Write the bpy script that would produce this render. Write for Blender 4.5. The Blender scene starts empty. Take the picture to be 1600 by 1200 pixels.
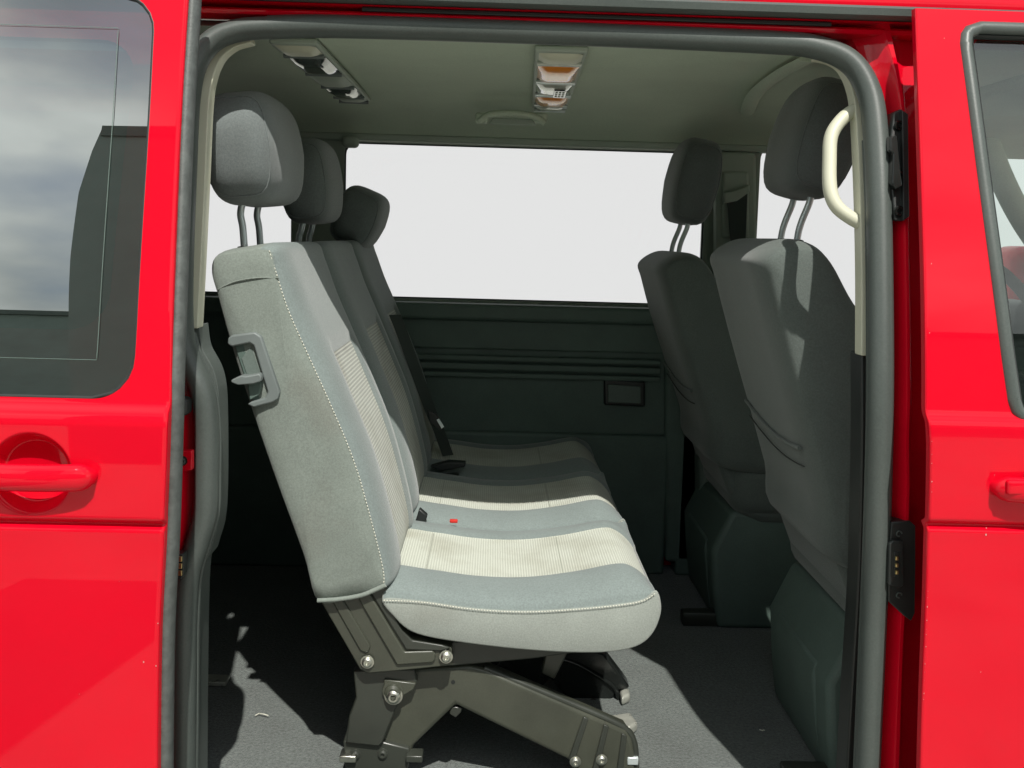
import bpy, bmesh, math, random
from mathutils import Vector, Matrix
random.seed(4)
R = math.radians
scene = bpy.context.scene

# ------------------------------------------------------------------ camera
CX, CY, FPX = 800.0, 501.0, 1500.0          # principal point and focal length in photo pixels (1600 x 1200)
CAM = Vector((0.0, 0.0, 1.06))              # metres, van floor is z = 0
YAW, PITCH, ROLL = R(1.15), R(5.0), 0.028
fwd = Vector((math.sin(YAW)*math.cos(PITCH), math.cos(YAW)*math.cos(PITCH), -math.sin(PITCH)))
rt0 = Vector((math.cos(YAW), -math.sin(YAW), 0))
up0 = rt0.cross(fwd)
rt = rt0*math.cos(ROLL) + up0*math.sin(ROLL)
up = up0*math.cos(ROLL) - rt0*math.sin(ROLL)
cd = bpy.data.cameras.new('camera'); cam = bpy.data.objects.new('camera', cd)
scene.collection.objects.link(cam); scene.camera = cam
m = Matrix((rt, up, -fwd)).transposed().to_4x4(); m.translation = CAM
cam.matrix_world = m
cd.sensor_width = 36; cd.lens = FPX/1600*36; cd.shift_y = (CY-600)/1600
cd.clip_start = 0.02; cd.clip_end = 500

# ------------------------------------------------------------------ light
SUN_TRAVEL = Vector((-0.20, 1.0, -1.46)).normalized()
sd = bpy.data.lights.new('sun', 'SUN'); sun = bpy.data.objects.new('sun', sd)
scene.collection.objects.link(sun)
sd.energy = 4.9; sd.angle = R(0.6); sd.color = (1.0, 0.965, 0.90)
sun.rotation_euler = SUN_TRAVEL.to_track_quat('-Z', 'Y').to_euler()
sun.location = (0, -4, 6)
to_sun = -SUN_TRAVEL
world = bpy.data.worlds.new('World'); scene.world = world; world.use_nodes = True
nt = world.node_tree; N = nt.nodes; L = nt.links; N.clear()
out = N.new('ShaderNodeOutputWorld'); bg = N.new('ShaderNodeBackground'); bg.inputs['Strength'].default_value = 0.15
sky = N.new('ShaderNodeTexSky'); sky.sky_type = 'NISHITA'; sky.sun_disc = False
sky.sun_elevation = math.asin(to_sun.z); sky.sun_rotation = math.atan2(to_sun.x, to_sun.y)
sky.air_density = 1.0; sky.dust_density = 1.5; sky.ozone_density = 1.0
tc = N.new('ShaderNodeTexCoord'); mp = N.new('ShaderNodeMapping'); mp.inputs['Scale'].default_value = (1.0, 1.0, 1.7)
nz = N.new('ShaderNodeTexNoise'); nz.inputs['Scale'].default_value = 2.6; nz.inputs['Detail'].default_value = 6; nz.inputs['Roughness'].default_value = 0.46
cr = N.new('ShaderNodeValToRGB')
cr.color_ramp.elements[0].position = 0.36; cr.color_ramp.elements[0].color = (2.6, 2.9, 2.9, 1)
cr.color_ramp.elements[1].position = 0.66; cr.color_ramp.elements[1].color = (8.6, 8.8, 8.6, 1)
nz2 = N.new('ShaderNodeTexNoise'); nz2.inputs['Scale'].default_value = 1.3; nz2.inputs['Detail'].default_value = 5
cr2 = N.new('ShaderNodeValToRGB'); cr2.color_ramp.elements[0].position = 0.33; cr2.color_ramp.elements[1].position = 0.48
mix = N.new('ShaderNodeMixRGB')
L.new(tc.outputs['Generated'], mp.inputs['Vector']); L.new(mp.outputs[0], nz.inputs['Vector']); L.new(mp.outputs[0], nz2.inputs['Vector'])
L.new(nz.outputs['Fac'], cr.inputs['Fac']); L.new(nz2.outputs['Fac'], cr2.inputs['Fac'])
L.new(cr2.outputs['Color'], mix.inputs['Fac']); L.new(sky.outputs[0], mix.inputs[1]); L.new(cr.outputs['Color'], mix.inputs[2])
L.new(mix.outputs[0], bg.inputs['Color']); L.new(bg.outputs[0], out.inputs['Surface'])
vs = scene.view_settings
vs.view_transform = 'Standard'; vs.look = 'None'; vs.exposure = 0.0; vs.gamma = 1.0; vs.use_curve_mapping = False
scene.render.engine = 'CYCLES'
scene.cycles.max_bounces = 10; scene.cycles.diffuse_bounces = 5; scene.cycles.transparent_max_bounces = 12

# ------------------------------------------------------------------ pixel helpers
def ray(px, py):
    return fwd + rt*((px-CX)/FPX) + up*(-(py-CY)/FPX)
def P(px, py, Y):
    d = ray(px, py); return CAM + d*((Y-CAM.y)/d.y)
def PX(px, py, X):
    d = ray(px, py); return CAM + d*((X-CAM.x)/d.x)
def PZ(px, py, Z):
    d = ray(px, py); return CAM + d*((Z-CAM.z)/d.z)
def S(px, py, fn):
    Y = fn(1.0)
    for _ in range(12):
        p = P(px, py, Y); Y = fn(p.z)
    return P(px, py, Y)
def lerp(a, b, t): return a+(b-a)*t
def interp(tab, v):
    if v <= tab[0][0]: return tab[0][1]
    for (a, x), (b, y) in zip(tab, tab[1:]):
        if v <= b: return lerp(x, y, (v-a)/(b-a))
    return tab[-1][1]
def sinterp(tab, v):
    # smooth (Catmull) interpolation of a table
    n = len(tab)
    if v <= tab[0][0]: return tab[0][1]
    if v >= tab[-1][0]: return tab[-1][1]
    for i in range(n-1):
        a, b = tab[i], tab[i+1]
        if v <= b[0]:
            p0 = tab[max(0, i-1)]; p3 = tab[min(n-1, i+2)]
            h = b[0]-a[0]; t = (v-a[0])/h
            m1 = (b[1]-p0[1])/max(1e-6, b[0]-p0[0])*h; m2 = (p3[1]-a[1])/max(1e-6, p3[0]-a[0])*h
            return (2*t**3-3*t**2+1)*a[1] + (t**3-2*t**2+t)*m1 + (-2*t**3+3*t**2)*b[1] + (t**3-t**2)*m2
def catmull(pts, sub, closed=False):
    pts = [Vector(p) for p in pts]; n = len(pts); o = []
    rng = range(n) if closed else range(n-1)
    for i in rng:
        if closed: p0, p1, p2, p3 = pts[i-1], pts[i], pts[(i+1) % n], pts[(i+2) % n]
        else: p0, p1, p2, p3 = pts[max(0, i-1)], pts[i], pts[i+1], pts[min(n-1, i+2)]
        for k in range(sub):
            t = k/sub
            o.append(0.5*((2*p1)+(-p0+p2)*t+(2*p0-5*p1+4*p2-p3)*t*t+(-p0+3*p1-3*p2+p3)*t**3))
    if not closed: o.append(pts[-1].copy())
    return o
def resample(pts, step):
    o = [pts[0].copy()]; acc = 0.0
    for a, b in zip(pts, pts[1:]):
        d = (b-a).length
        if d < 1e-9: continue
        t = step-acc
        while t <= d:
            o.append(a.lerp(b, t/d)); t += step
        acc = (acc+d) % step
    return o

# ------------------------------------------------------------------ materials
def srgb(r, g, b):
    f = lambda c: (c/255/12.92) if c/255 <= 0.04045 else ((c/255+0.055)/1.055)**2.4
    return (f(r), f(g), f(b), 1)
def mat(name, col, rough=0.6, metal=0.0, coat=0.0, coat_rough=0.05, var=0.0, vscale=6.0, bump=0.0, bscale=300.0,
        sheen=0.0, spec=0.5, detail=4, wear=None, speck=0.0, speck_scale=330.0):
    mt = bpy.data.materials.new(name); mt.use_nodes = True
    t = mt.node_tree; b = t.nodes['Principled BSDF']
    c4 = (col[0], col[1], col[2], 1)
    b.inputs['Base Color'].default_value = c4; b.inputs['Roughness'].default_value = rough; b.inputs['Metallic'].default_value = metal
    b.inputs['Coat Weight'].default_value = coat; b.inputs['Coat Roughness'].default_value = coat_rough
    b.inputs['Sheen Weight'].default_value = sheen; b.inputs['Specular IOR Level'].default_value = spec
    tcn = t.nodes.new('ShaderNodeTexCoord')
    colsock = None
    if var > 0:
        n1 = t.nodes.new('ShaderNodeTexNoise'); n1.inputs['Scale'].default_value = vscale; n1.inputs['Detail'].default_value = detail
        n1.inputs['Roughness'].default_value = 0.6
        t.links.new(tcn.outputs['Object'], n1.inputs['Vector'])
        r = t.nodes.new('ShaderNodeValToRGB')
        r.color_ramp.elements[0].position = 0.3; r.color_ramp.elements[1].position = 0.7
        r.color_ramp.elements[0].color = tuple(max(0, c*(1-var)) for c in col[:3])+(1,)
        r.color_ramp.elements[1].color = tuple(c*(1+var) for c in col[:3])+(1,)
        t.links.new(n1.outputs['Fac'], r.inputs['Fac']); colsock = r.outputs['Color']
        mr = t.nodes.new('ShaderNodeMapRange'); mr.inputs['To Min'].default_value = max(0.02, rough-0.12*min(1, rough*2)); mr.inputs['To Max'].default_value = min(1, rough+0.1)
        t.links.new(n1.outputs['Fac'], mr.inputs['Value'])
        if coat == 0: t.links.new(mr.outputs[0], b.inputs['Roughness'])
    if wear:
        n3 = t.nodes.new('ShaderNodeTexNoise'); n3.inputs['Scale'].default_value = wear[1]; n3.inputs['Detail'].default_value = 8
        t.links.new(tcn.outputs['Object'], n3.inputs['Vector'])
        r3 = t.nodes.new('ShaderNodeValToRGB'); r3.color_ramp.elements[0].position = wear[2]; r3.color_ramp.elements[1].position = wear[2]+wear[3]
        t.links.new(n3.outputs['Fac'], r3.inputs['Fac'])
        mx = t.nodes.new('ShaderNodeMixRGB'); mx.inputs[2].default_value = wear[0]
        mx.inputs[1].default_value = c4
        if colsock: t.links.new(colsock, mx.inputs[1])
        t.links.new(r3.outputs['Color'], mx.inputs['Fac']); colsock = mx.outputs[0]
    if speck > 0:
        n4 = t.nodes.new('ShaderNodeTexNoise'); n4.inputs['Scale'].default_value = speck_scale; n4.inputs['Detail'].default_value = 2
        t.links.new(tcn.outputs['Object'], n4.inputs['Vector'])
        r4 = t.nodes.new('ShaderNodeValToRGB'); r4.color_ramp.elements[0].position = 0.3; r4.color_ramp.elements[1].position = 0.7
        r4.color_ramp.elements[0].color = (1-speck, 1-speck, 1-speck, 1); r4.color_ramp.elements[1].color = (1+speck, 1+speck, 1+speck, 1)
        t.links.new(n4.outputs['Fac'], r4.inputs['Fac'])
        m4 = t.nodes.new('ShaderNodeMixRGB'); m4.blend_type = 'MULTIPLY'; m4.inputs['Fac'].default_value = 1; m4.inputs[1].default_value = c4
        if colsock: t.links.new(colsock, m4.inputs[1])
        t.links.new(r4.outputs['Color'], m4.inputs[2]); colsock = m4.outputs[0]
    if colsock: t.links.new(colsock, b.inputs['Base Color'])
    if bump > 0:
        n2 = t.nodes.new('ShaderNodeTexNoise'); n2.inputs['Scale'].default_value = bscale; n2.inputs['Detail'].default_value = 3
        t.links.new(tcn.outputs['Object'], n2.inputs['Vector'])
        bp = t.nodes.new('ShaderNodeBump'); bp.inputs['Strength'].default_value = bump; bp.inputs['Distance'].default_value = 0.002
        t.links.new(n2.outputs['Fac'], bp.inputs['Height']); t.links.new(bp.outputs[0], b.inputs['Normal'])
    return mt
def ribbed(name, light, dark, axis, period):
    mt = mat(name, light, rough=0.9, sheen=0.2); t = mt.node_tree; b = t.nodes['Principled BSDF']
    tcn = t.nodes.new('ShaderNodeTexCoord')
    w = t.nodes.new('ShaderNodeTexWave'); w.wave_type = 'BANDS'; w.bands_direction = axis
    w.inputs['Scale'].default_value = 2*math.pi/(20*period); w.inputs['Distortion'].default_value = 0.35
    w.inputs['Detail'].default_value = 2; w.inputs['Detail Scale'].default_value = 1.2
    t.links.new(tcn.outputs['Object'], w.inputs['Vector'])
    r = t.nodes.new('ShaderNodeValToRGB'); r.color_ramp.elements[0].position = 0.05; r.color_ramp.elements[1].position = 0.55
    r.color_ramp.elements[0].color = tuple(dark)+(1,); r.color_ramp.elements[1].color = tuple(light)+(1,)
    t.links.new(w.outputs['Fac'], r.inputs['Fac'])
    n = t.nodes.new('ShaderNodeTexNoise'); n.inputs['Scale'].default_value = 420; t.links.new(tcn.outputs['Object'], n.inputs['Vector'])
    n5 = t.nodes.new('ShaderNodeTexNoise'); n5.inputs['Scale'].default_value = 9; n5.inputs['Detail'].default_value = 6; t.links.new(tcn.outputs['Object'], n5.inputs['Vector'])
    rr = t.nodes.new('ShaderNodeValToRGB'); rr.color_ramp.elements[0].position = 0.3; rr.color_ramp.elements[0].color = (0.78, 0.76, 0.72, 1)
    rr.color_ramp.elements[1].position = 0.55; rr.color_ramp.elements[1].color = (1, 1, 1, 1)
    t.links.new(n5.outputs['Fac'], rr.inputs['Fac'])
    mx = t.nodes.new('ShaderNodeMixRGB'); mx.blend_type = 'MULTIPLY'; mx.inputs['Fac'].default_value = 1
    t.links.new(r.outputs['Color'], mx.inputs[1]); t.links.new(rr.outputs['Color'], mx.inputs[2])
    t.links.new(mx.outputs[0], b.inputs['Base Color'])
    ad = t.nodes.new('ShaderNodeMath'); ad.operation = 'MULTIPLY_ADD'; ad.inputs[1].default_value = 0.35
    t.links.new(n.outputs['Fac'], ad.inputs[0]); t.links.new(w.outputs['Fac'], ad.inputs[2])
    bp = t.nodes.new('ShaderNodeBump'); bp.inputs['Strength'].default_value = 0.55; bp.inputs['Distance'].default_value = 0.0015
    t.links.new(ad.outputs[0], bp.inputs['Height']); t.links.new(bp.outputs[0], b.inputs['Normal'])
    return mt
def glass(name, tint, refl, rough=0.0):
    mt = bpy.data.materials.new(name); mt.use_nodes = True; t = mt.node_tree; t.nodes.clear()
    o = t.nodes.new('ShaderNodeOutputMaterial'); tr = t.nodes.new('ShaderNodeBsdfTransparent'); tr.inputs[0].default_value = tint
    gl = t.nodes.new('ShaderNodeBsdfGlossy'); gl.inputs['Roughness'].default_value = rough; gl.inputs['Color'].default_value = (0.95, 1, 0.98, 1)
    lw = t.nodes.new('ShaderNodeFresnel'); lw.inputs['IOR'].default_value = 1.5
    mr = t.nodes.new('ShaderNodeMapRange'); mr.inputs['From Min'].default_value = 0.04; mr.inputs['To Min'].default_value = refl; mr.inputs['To Max'].default_value = 1.0
    mx = t.nodes.new('ShaderNodeMixShader')
    t.links.new(lw.outputs[0], mr.inputs['Value']); t.links.new(mr.outputs[0], mx.inputs[0])
    t.links.new(tr.outputs[0], mx.inputs[1]); t.links.new(gl.outputs[0], mx.inputs[2]); t.links.new(mx.outputs[0], o.inputs[0])
    return mt
def emitter(name, col, s):
    mt = bpy.data.materials.new(name); mt.use_nodes = True; t = mt.node_tree; t.nodes.clear()
    o = t.nodes.new('ShaderNodeOutputMaterial'); e = t.nodes.new('ShaderNodeEmission')
    e.inputs[0].default_value = col; e.inputs[1].default_value = s; t.links.new(e.outputs[0], o.inputs[0]); return mt

M = {}
M['red'] = mat('red_paint', (0.64, 0.002, 0.016), rough=0.45, coat=0.7, coat_rough=0.02, spec=0.0, var=0.05, vscale=2.5, bump=0.02, bscale=45)
M['red'].node_tree.nodes['Principled BSDF'].inputs['Coat IOR'].default_value = 1.5
M['rubber'] = mat('seal_rubber', (0.074, 0.088, 0.081), rough=0.44, var=0.10, vscale=5, bump=0.08, speck=0.09, bscale=240)
M['rubber_dark'] = mat('black_rubber', (0.016, 0.019, 0.018), rough=0.55, var=0.2, vscale=20)
M['lip'] = mat('door_lip_rubber', (0.085, 0.095, 0.09), rough=0.6, var=0.25, vscale=60, bump=0.3, bscale=260)
M['cream'] = mat('cream_plastic', (0.60, 0.60, 0.47), rough=0.5, var=0.05, vscale=8, bump=0.06, bscale=700)
M['plastic'] = mat('dark_trim_plastic', (0.098, 0.142, 0.123), rough=0.62, var=0.14, vscale=7, bump=0.15, speck=0.07, bscale=600)
M['plastic_mid'] = mat('grey_trim_plastic', (0.13, 0.165, 0.148), rough=0.6, var=0.1, vscale=6, bump=0.12, speck=0.07, bscale=600)
M['plastic_grey'] = mat('handle_plastic', (0.16, 0.185, 0.18), rough=0.5, var=0.08, vscale=10, bump=0.1, bscale=700)
M['black_plastic'] = mat('black_plastic', (0.018, 0.021, 0.020), rough=0.42, var=0.15, vscale=10, bump=0.08, bscale=500)
M['headliner'] = mat('headliner_felt', (0.51, 0.585, 0.465), rough=0.95, var=0.05, vscale=5, bump=0.25, speck=0.07, bscale=900)
M['pale_trim'] = mat('pale_pillar_trim', (0.36, 0.41, 0.35), rough=0.65, var=0.05, vscale=5, bump=0.08, bscale=700)
M['fabric'] = mat('grey_side_fabric', (0.195, 0.226, 0.200), rough=0.92, sheen=0.25, var=0.10, vscale=9, bump=0.35, speck=0.13, bscale=900, detail=8, wear=((0.165, 0.165, 0.14, 1), 5, 0.55, 0.3))
M['fabric_c'] = mat('pale_cushion_side_fabric', (0.275, 0.300, 0.272), rough=0.92, sheen=0.25, var=0.08, vscale=9, bump=0.35, speck=0.10, bscale=900, detail=8, wear=((0.20, 0.20, 0.17, 1), 5, 0.58, 0.3))
M['fabric_b'] = mat('blue_grey_bolster_fabric', (0.185, 0.222, 0.214), rough=0.92, sheen=0.25, var=0.07, vscale=9, bump=0.3, speck=0.13, bscale=1000, detail=8)
M['fabric_front'] = mat('shaded_grey_seat_fabric', (0.098, 0.118, 0.108), rough=0.93, sheen=0.25, var=0.10, vscale=9, bump=0.3, speck=0.13, bscale=900, detail=8)  # darker copy of the grey seat fabric; shade is put into the colour
M['fabric_head'] = mat('head_restraint_fabric', (0.100, 0.114, 0.112), rough=0.93, sheen=0.3, var=0.09, vscale=14, bump=0.35, speck=0.13, bscale=900, detail=8)
M['rib_c'] = ribbed('ribbed_cushion_fabric', (0.55, 0.575, 0.50), (0.42, 0.44, 0.375), 'X', 0.0050)
M['rib_b'] = ribbed('ribbed_backrest_fabric', (0.46, 0.48, 0.42), (0.30, 0.32, 0.275), 'Z', 0.0064)
M['thread'] = mat('cream_thread', (0.62, 0.62, 0.53), rough=0.8)
M['seam'] = mat('seam_shadow_thread', (0.05, 0.055, 0.05), rough=0.9)
M['seam_pale'] = mat('insert_seam_thread', (0.36, 0.375, 0.32), rough=0.9)
M['fabric_head_rear'] = mat('rear_head_restraint_fabric', (0.150, 0.172, 0.170), rough=0.93, sheen=0.3, var=0.09, vscale=14, bump=0.35, speck=0.13, bscale=900, detail=8)
M['metal'] = mat('grey_painted_steel', (0.052, 0.056, 0.042), rough=0.30, var=0.18, vscale=9, bump=0.03, speck=0.07, bscale=300, wear=((0.05, 0.05, 0.035, 1), 4, 0.58, 0.25))
M['metal_dk'] = mat('dark_painted_steel', (0.034, 0.038, 0.031), rough=0.30, var=0.15, vscale=9)
M['metal_black'] = mat('gloss_black_steel', (0.012, 0.014, 0.013), rough=0.16, var=0.2, vscale=12)
M['chrome'] = mat('bright_steel', (0.66, 0.72, 0.72), rough=0.28, metal=0.45)
M['zinc'] = mat('zinc_steel', (0.55, 0.55, 0.49), rough=0.34, metal=1.0, var=0.15, vscale=60)
M['plate'] = mat('pale_plated_steel', (0.42, 0.43, 0.38), rough=0.28, metal=0.35, var=0.15, vscale=40)
M['chip'] = mat('bare_primer', (0.50, 0.30, 0.28), rough=0.7)
M['brass'] = mat('brass', (0.62, 0.48, 0.22), rough=0.35, metal=1.0)
M['belt'] = mat('black_belt_webbing', (0.036, 0.048, 0.042), rough=0.75, bump=0.4, bscale=900)
M['red_button'] = mat('red_button_plastic', (0.6, 0.03, 0.02), rough=0.4)
M['glass_clear'] = glass('clear_glass', (0.985, 0.99, 0.985, 1), 0.015)
M['glass_green'] = glass('green_tinted_glass', (0.84, 0.95, 0.89, 1), 0.12)
M['glass_dark'] = glass('privacy_glass', (0.10, 0.125, 0.115, 1), 0.40)
M['amber'] = mat('amber_lens', (0.85, 0.28, 0.04), rough=0.22, coat=0.6)
M['lens'] = mat('clear_lens_plastic', (0.50, 0.52, 0.46), rough=0.12, coat=1.0, var=0.2, vscale=40)
M['lens_dark'] = mat('dark_lens_plastic', (0.06, 0.075, 0.07), rough=0.12, coat=0.8)
M['sky'] = emitter('bright_white_sky', srgb(230, 230, 230), 1.0)
M['mirror_red'] = M['red']
# carpet
mc = mat('carpet', (0.07, 0.08, 0.076), rough=1.0, sheen=0.3)
t = mc.node_tree; b = t.nodes['Principled BSDF']; tcn = t.nodes.new('ShaderNodeTexCoord')
n1 = t.nodes.new('ShaderNodeTexNoise'); n1.inputs['Scale'].default_value = 150; n1.inputs['Detail'].default_value = 5; n1.inputs['Roughness'].default_value = 0.8
n2 = t.nodes.new('ShaderNodeTexNoise'); n2.inputs['Scale'].default_value = 7; n2.inputs['Detail'].default_value = 8; n2.inputs['Roughness'].default_value = 0.7
t.links.new(tcn.outputs['Object'], n1.inputs['Vector']); t.links.new(tcn.outputs['Object'], n2.inputs['Vector'])
r1 = t.nodes.new('ShaderNodeValToRGB'); r1.color_ramp.elements[0].position = 0.33; r1.color_ramp.elements[0].color = (0.014, 0.020, 0.018, 1)
r1.color_ramp.elements[1].position = 0.72; r1.color_ramp.elements[1].color = (0.150, 0.184, 0.170, 1)
t.links.new(n1.outputs['Fac'], r1.inputs['Fac'])
r2 = t.nodes.new('ShaderNodeValToRGB'); r2.color_ramp.elements[0].position = 0.3; r2.color_ramp.elements[0].color = (0.72, 0.72, 0.7, 1); r2.color_ramp.elements[1].position = 0.65; r2.color_ramp.elements[1].color = (1.1, 1.1, 1.08, 1)
t.links.new(n2.outputs['Fac'], r2.inputs['Fac'])
mx = t.nodes.new('ShaderNodeMixRGB'); mx.blend_type = 'MULTIPLY'; mx.inputs['Fac'].default_value = 1
t.links.new(r1.outputs['Color'], mx.inputs[1]); t.links.new(r2.outputs['Color'], mx.inputs[2]); t.links.new(mx.outputs[0], b.inputs['Base Color'])
bp = t.nodes.new('ShaderNodeBump'); bp.inputs['Strength'].default_value = 0.9; bp.inputs['Distance'].default_value = 0.004
t.links.new(n1.outputs['Fac'], bp.inputs['Height']); t.links.new(bp.outputs[0], b.inputs['Normal'])
M['carpet'] = mc
M['ground'] = mat('pale_concrete_paving', (0.31, 0.315, 0.28), rough=0.9, var=0.25, vscale=1.6, bump=0.3, bscale=60, detail=10)
M['wall_dark'] = mat('dark_cladding', (0.20, 0.25, 0.225), rough=0.8, var=0.12, vscale=1.5)
M['hedge'] = mat('dark_wall_render', (0.11, 0.135, 0.12), rough=0.9, var=0.2, vscale=2.0)

# ------------------------------------------------------------------ mesh helpers
ORG = {}
def link(o, parent):
    scene.collection.objects.link(o)
    if parent: o.parent = parent; ORG[o.name] = ORG.get(parent.name, Vector((0, 0, 0)))
def empty(name, loc, label=None, cat=None, group=None):
    o = bpy.data.objects.new(name, None); scene.collection.objects.link(o); o.location = loc; o.empty_display_size = 0.1
    ORG[o.name] = Vector(loc)
    if label: o['label'] = label; o['category'] = cat
    if group: o['group'] = group
    return o
def mk(name, verts, faces, mats, parent=None, smooth=True, midx=None, bevel=0, seg=2, subsurf=0, normals=None, angle=None, solid=0):
    org = ORG.get(parent.name, Vector((0, 0, 0))) if parent else Vector((0, 0, 0))
    me = bpy.data.meshes.new(name)
    me.from_pydata([tuple(Vector(v)-org) for v in verts], [], faces)
    if not isinstance(mats, (list, tuple)): mats = [mats]
    for q in mats: me.materials.append(M[q] if isinstance(q, str) else q)
    if midx:
        for p, k in zip(me.polygons, midx): p.material_index = k
    bm = bmesh.new(); bm.from_mesh(me)
    bmesh.ops.remove_doubles(bm, verts=bm.verts, dist=1e-6) if normals is None else None
    if normals is None: bmesh.ops.recalc_face_normals(bm, faces=bm.faces)
    bm.to_mesh(me); bm.free()
    if smooth:
        for p in me.polygons: p.use_smooth = True
        if angle: me.set_sharp_from_angle(angle=R(angle))
    if normals is not None: me.normals_split_custom_set_from_vertices(normals)
    o = bpy.data.objects.new(name, me); link(o, parent)
    if solid:
        md = o.modifiers.new('thickness', 'SOLIDIFY'); md.thickness = solid; md.offset = 0
    if bevel:
        md = o.modifiers.new('bevel', 'BEVEL'); md.width = bevel; md.segments = seg; md.limit_method = 'ANGLE'; md.angle_limit = R(35); md.harden_normals = False
        for p in me.polygons: p.use_smooth = True
        me.set_sharp_from_angle(angle=R(50))
    if subsurf:
        md = o.modifiers.new('sub', 'SUBSURF'); md.levels = subsurf; md.render_levels = subsurf
    return o
def prism(name, outline, d, mat_, parent, bevel=0.002, seg=2):
    """outline: list of 3-D points (about one plane); d: extrusion vector"""
    o = [Vector(p) for p in outline]; n = len(o); d = Vector(d)
    v = o + [p+d for p in o]
    f = [list(range(n)), list(range(2*n-1, n-1, -1))] + [[i, (i+1) % n, n+(i+1) % n, n+i] for i in range(n)]
    return mk(name, v, f, mat_, parent, smooth=False, bevel=bevel, seg=seg)
def pprism(name, px, Y, th, mat_, parent, bevel=0.002, seg=2):
    return prism(name, [P(x, y, Y) for x, y in px], (0, th, 0), mat_, parent, bevel, seg)
def box(name, a, b_, mat_, parent, bevel=0.003, seg=2):
    a = Vector(a); b_ = Vector(b_)
    o = [(a.x, a.y, a.z), (b_.x, a.y, a.z), (b_.x, a.y, b_.z), (a.x, a.y, b_.z)]
    return prism(name, o, (0, b_.y-a.y, 0), mat_, parent, bevel, seg)
def tube(name, path, r, mat_, parent, n=10, closed=False, upv=None, rx=None, caps=True, rfun=None):
    """round or elliptic tube; upv fixes the frame, rx is the radius along the side axis"""
    path = [Vector(p) for p in path]; k = len(path); v = []; f = []
    u = Vector(upv) if upv else None
    for i, p in enumerate(path):
        a = path[i-1] if (i > 0 or closed) else p; c = path[(i+1) % k] if (i < k-1 or closed) else p
        t_ = (c-a).normalized()
        if u is None: u = Vector((0, 0, 1)) if abs(t_.z) < 0.9 else Vector((0, 1, 0))
        s_ = t_.cross(u).normalized(); w_ = s_.cross(t_).normalized()
        if not upv: u = w_
        rr = r*(rfun(i/(k-1)) if rfun else 1)
        ra = (rx if rx else r)*(rfun(i/(k-1)) if rfun else 1)
        for j in range(n):
            an = 2*math.pi*j/n
            v.append(p + s_*math.cos(an)*ra + w_*math.sin(an)*rr)
    m_ = k if closed else k-1
    for i in range(m_):
        for j in range(n):
            f.append([i*n+j, i*n+(j+1) % n, ((i+1) % k)*n+(j+1) % n, ((i+1) % k)*n+j])
    if not closed and caps:
        f.append(list(range(n))[::-1]); f.append([(k-1)*n+j for j in range(n)])
    return mk(name, v, f, mat_, parent, angle=60)
def grid(name, rows, mats, parent, midx=None, closed=False, **kw):
    nr = len(rows); nc = len(rows[0]); v = [p for r_ in rows for p in r_]; f = []
    for i in range(nr-1):
        for j in range(nc if closed else nc-1):
            f.append([i*nc+j, i*nc+(j+1) % nc, (i+1)*nc+(j+1) % nc, (i+1)*nc+j])
    return mk(name, v, f, mats, parent, midx=midx, **kw)
def stitches(name, path, parent, pitch=0.0062, length=0.0042, r=0.0009, mat_='thread', nrm=(0, -1, 0)):
    pts = resample(path, pitch); v = []; f = []; nrm = Vector(nrm)
    for a, b_ in zip(pts, pts[1:]):
        t_ = (b_-a).normalized(); s_ = t_.cross(nrm).normalized(); c = a
        k = len(v); e = c+t_*length
        ring = lambda p, q: [p+s_*r*q, p+nrm*r*q, p-s_*r*q, p-nrm*r*q]
        v += ring(c, 0.5)+ring(c.lerp(e, 0.3), 1.2)+ring(c.lerp(e, 0.7), 1.2)+ring(e, 0.5)
        for q in range(3):
            for j in range(4): f.append([k+q*4+j, k+q*4+(j+1) % 4, k+q*4+4+(j+1) % 4, k+q*4+4+j])
        f.append([k, k+1, k+2, k+3]); f.append([k+12, k+13, k+14, k+15])
    return mk(name, v, f, mat_, parent)
def rounded_box(name, c, size, rad, mat_, parent, rot=None, seg=5):
    bm = bmesh.new(); bmesh.ops.create_cube(bm, size=1)
    for v in bm.verts: v.co = Vector((v.co.x*size[0], v.co.y*size[1], v.co.z*size[2]))
    bmesh.ops.bevel(bm, geom=bm.edges[:], offset=rad, segments=seg, profile=0.5, affect='EDGES')
    v = [x.co.copy() for x in bm.verts]; f = [[q.index for q in p.verts] for p in bm.faces]; bm.free()
    if rot: v = [rot @ p for p in v]
    return mk(name, [p+Vector(c) for p in v], f, mat_, parent, angle=40)
def screw(px, py, Y, rad, parent, name='bolt', mat_='zinc'):
    c = P(px, py, Y); v = []; f = []; n = 20
    prof = [(0, .45), (.35, .45), (.40, .95), (.62, 1.0), (.95, .72), (1.0, .25), (1.25, .2), (1.3, 0)]
    for (rr, h) in prof:
        for j in range(n):
            a = 2*math.pi*j/n; v.append(c+Vector((math.cos(a)*rr*rad, -h*rad*0.75, math.sin(a)*rr*rad)))
    for i in range(len(prof)-1):
        for j in range(n): f.append([i*n+j, i*n+(j+1) % n, (i+1)*n+(j+1) % n, (i+1)*n+j])
    return mk(name, v, f, mat_, parent, angle=35)

# ------------------------------------------------------------------ ground and sky backdrop
gz = -0.52
g = mk('ground', [(-40, -40, gz), (40, -40, gz), (40, 30, gz), (-40, 30, gz)], [[0, 1, 2, 3]], 'ground', None, smooth=False); g['kind'] = 'structure'
rows = []
for i in range(25):
    a = R(-75+150*i/24); x = 24*math.sin(a); y = -8+24*math.cos(a)
    rows.append([(x, y, gz), (x, y, 7.5)])
s = grid('sky', rows, 'sky', None); s['kind'] = 'structure'

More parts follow.
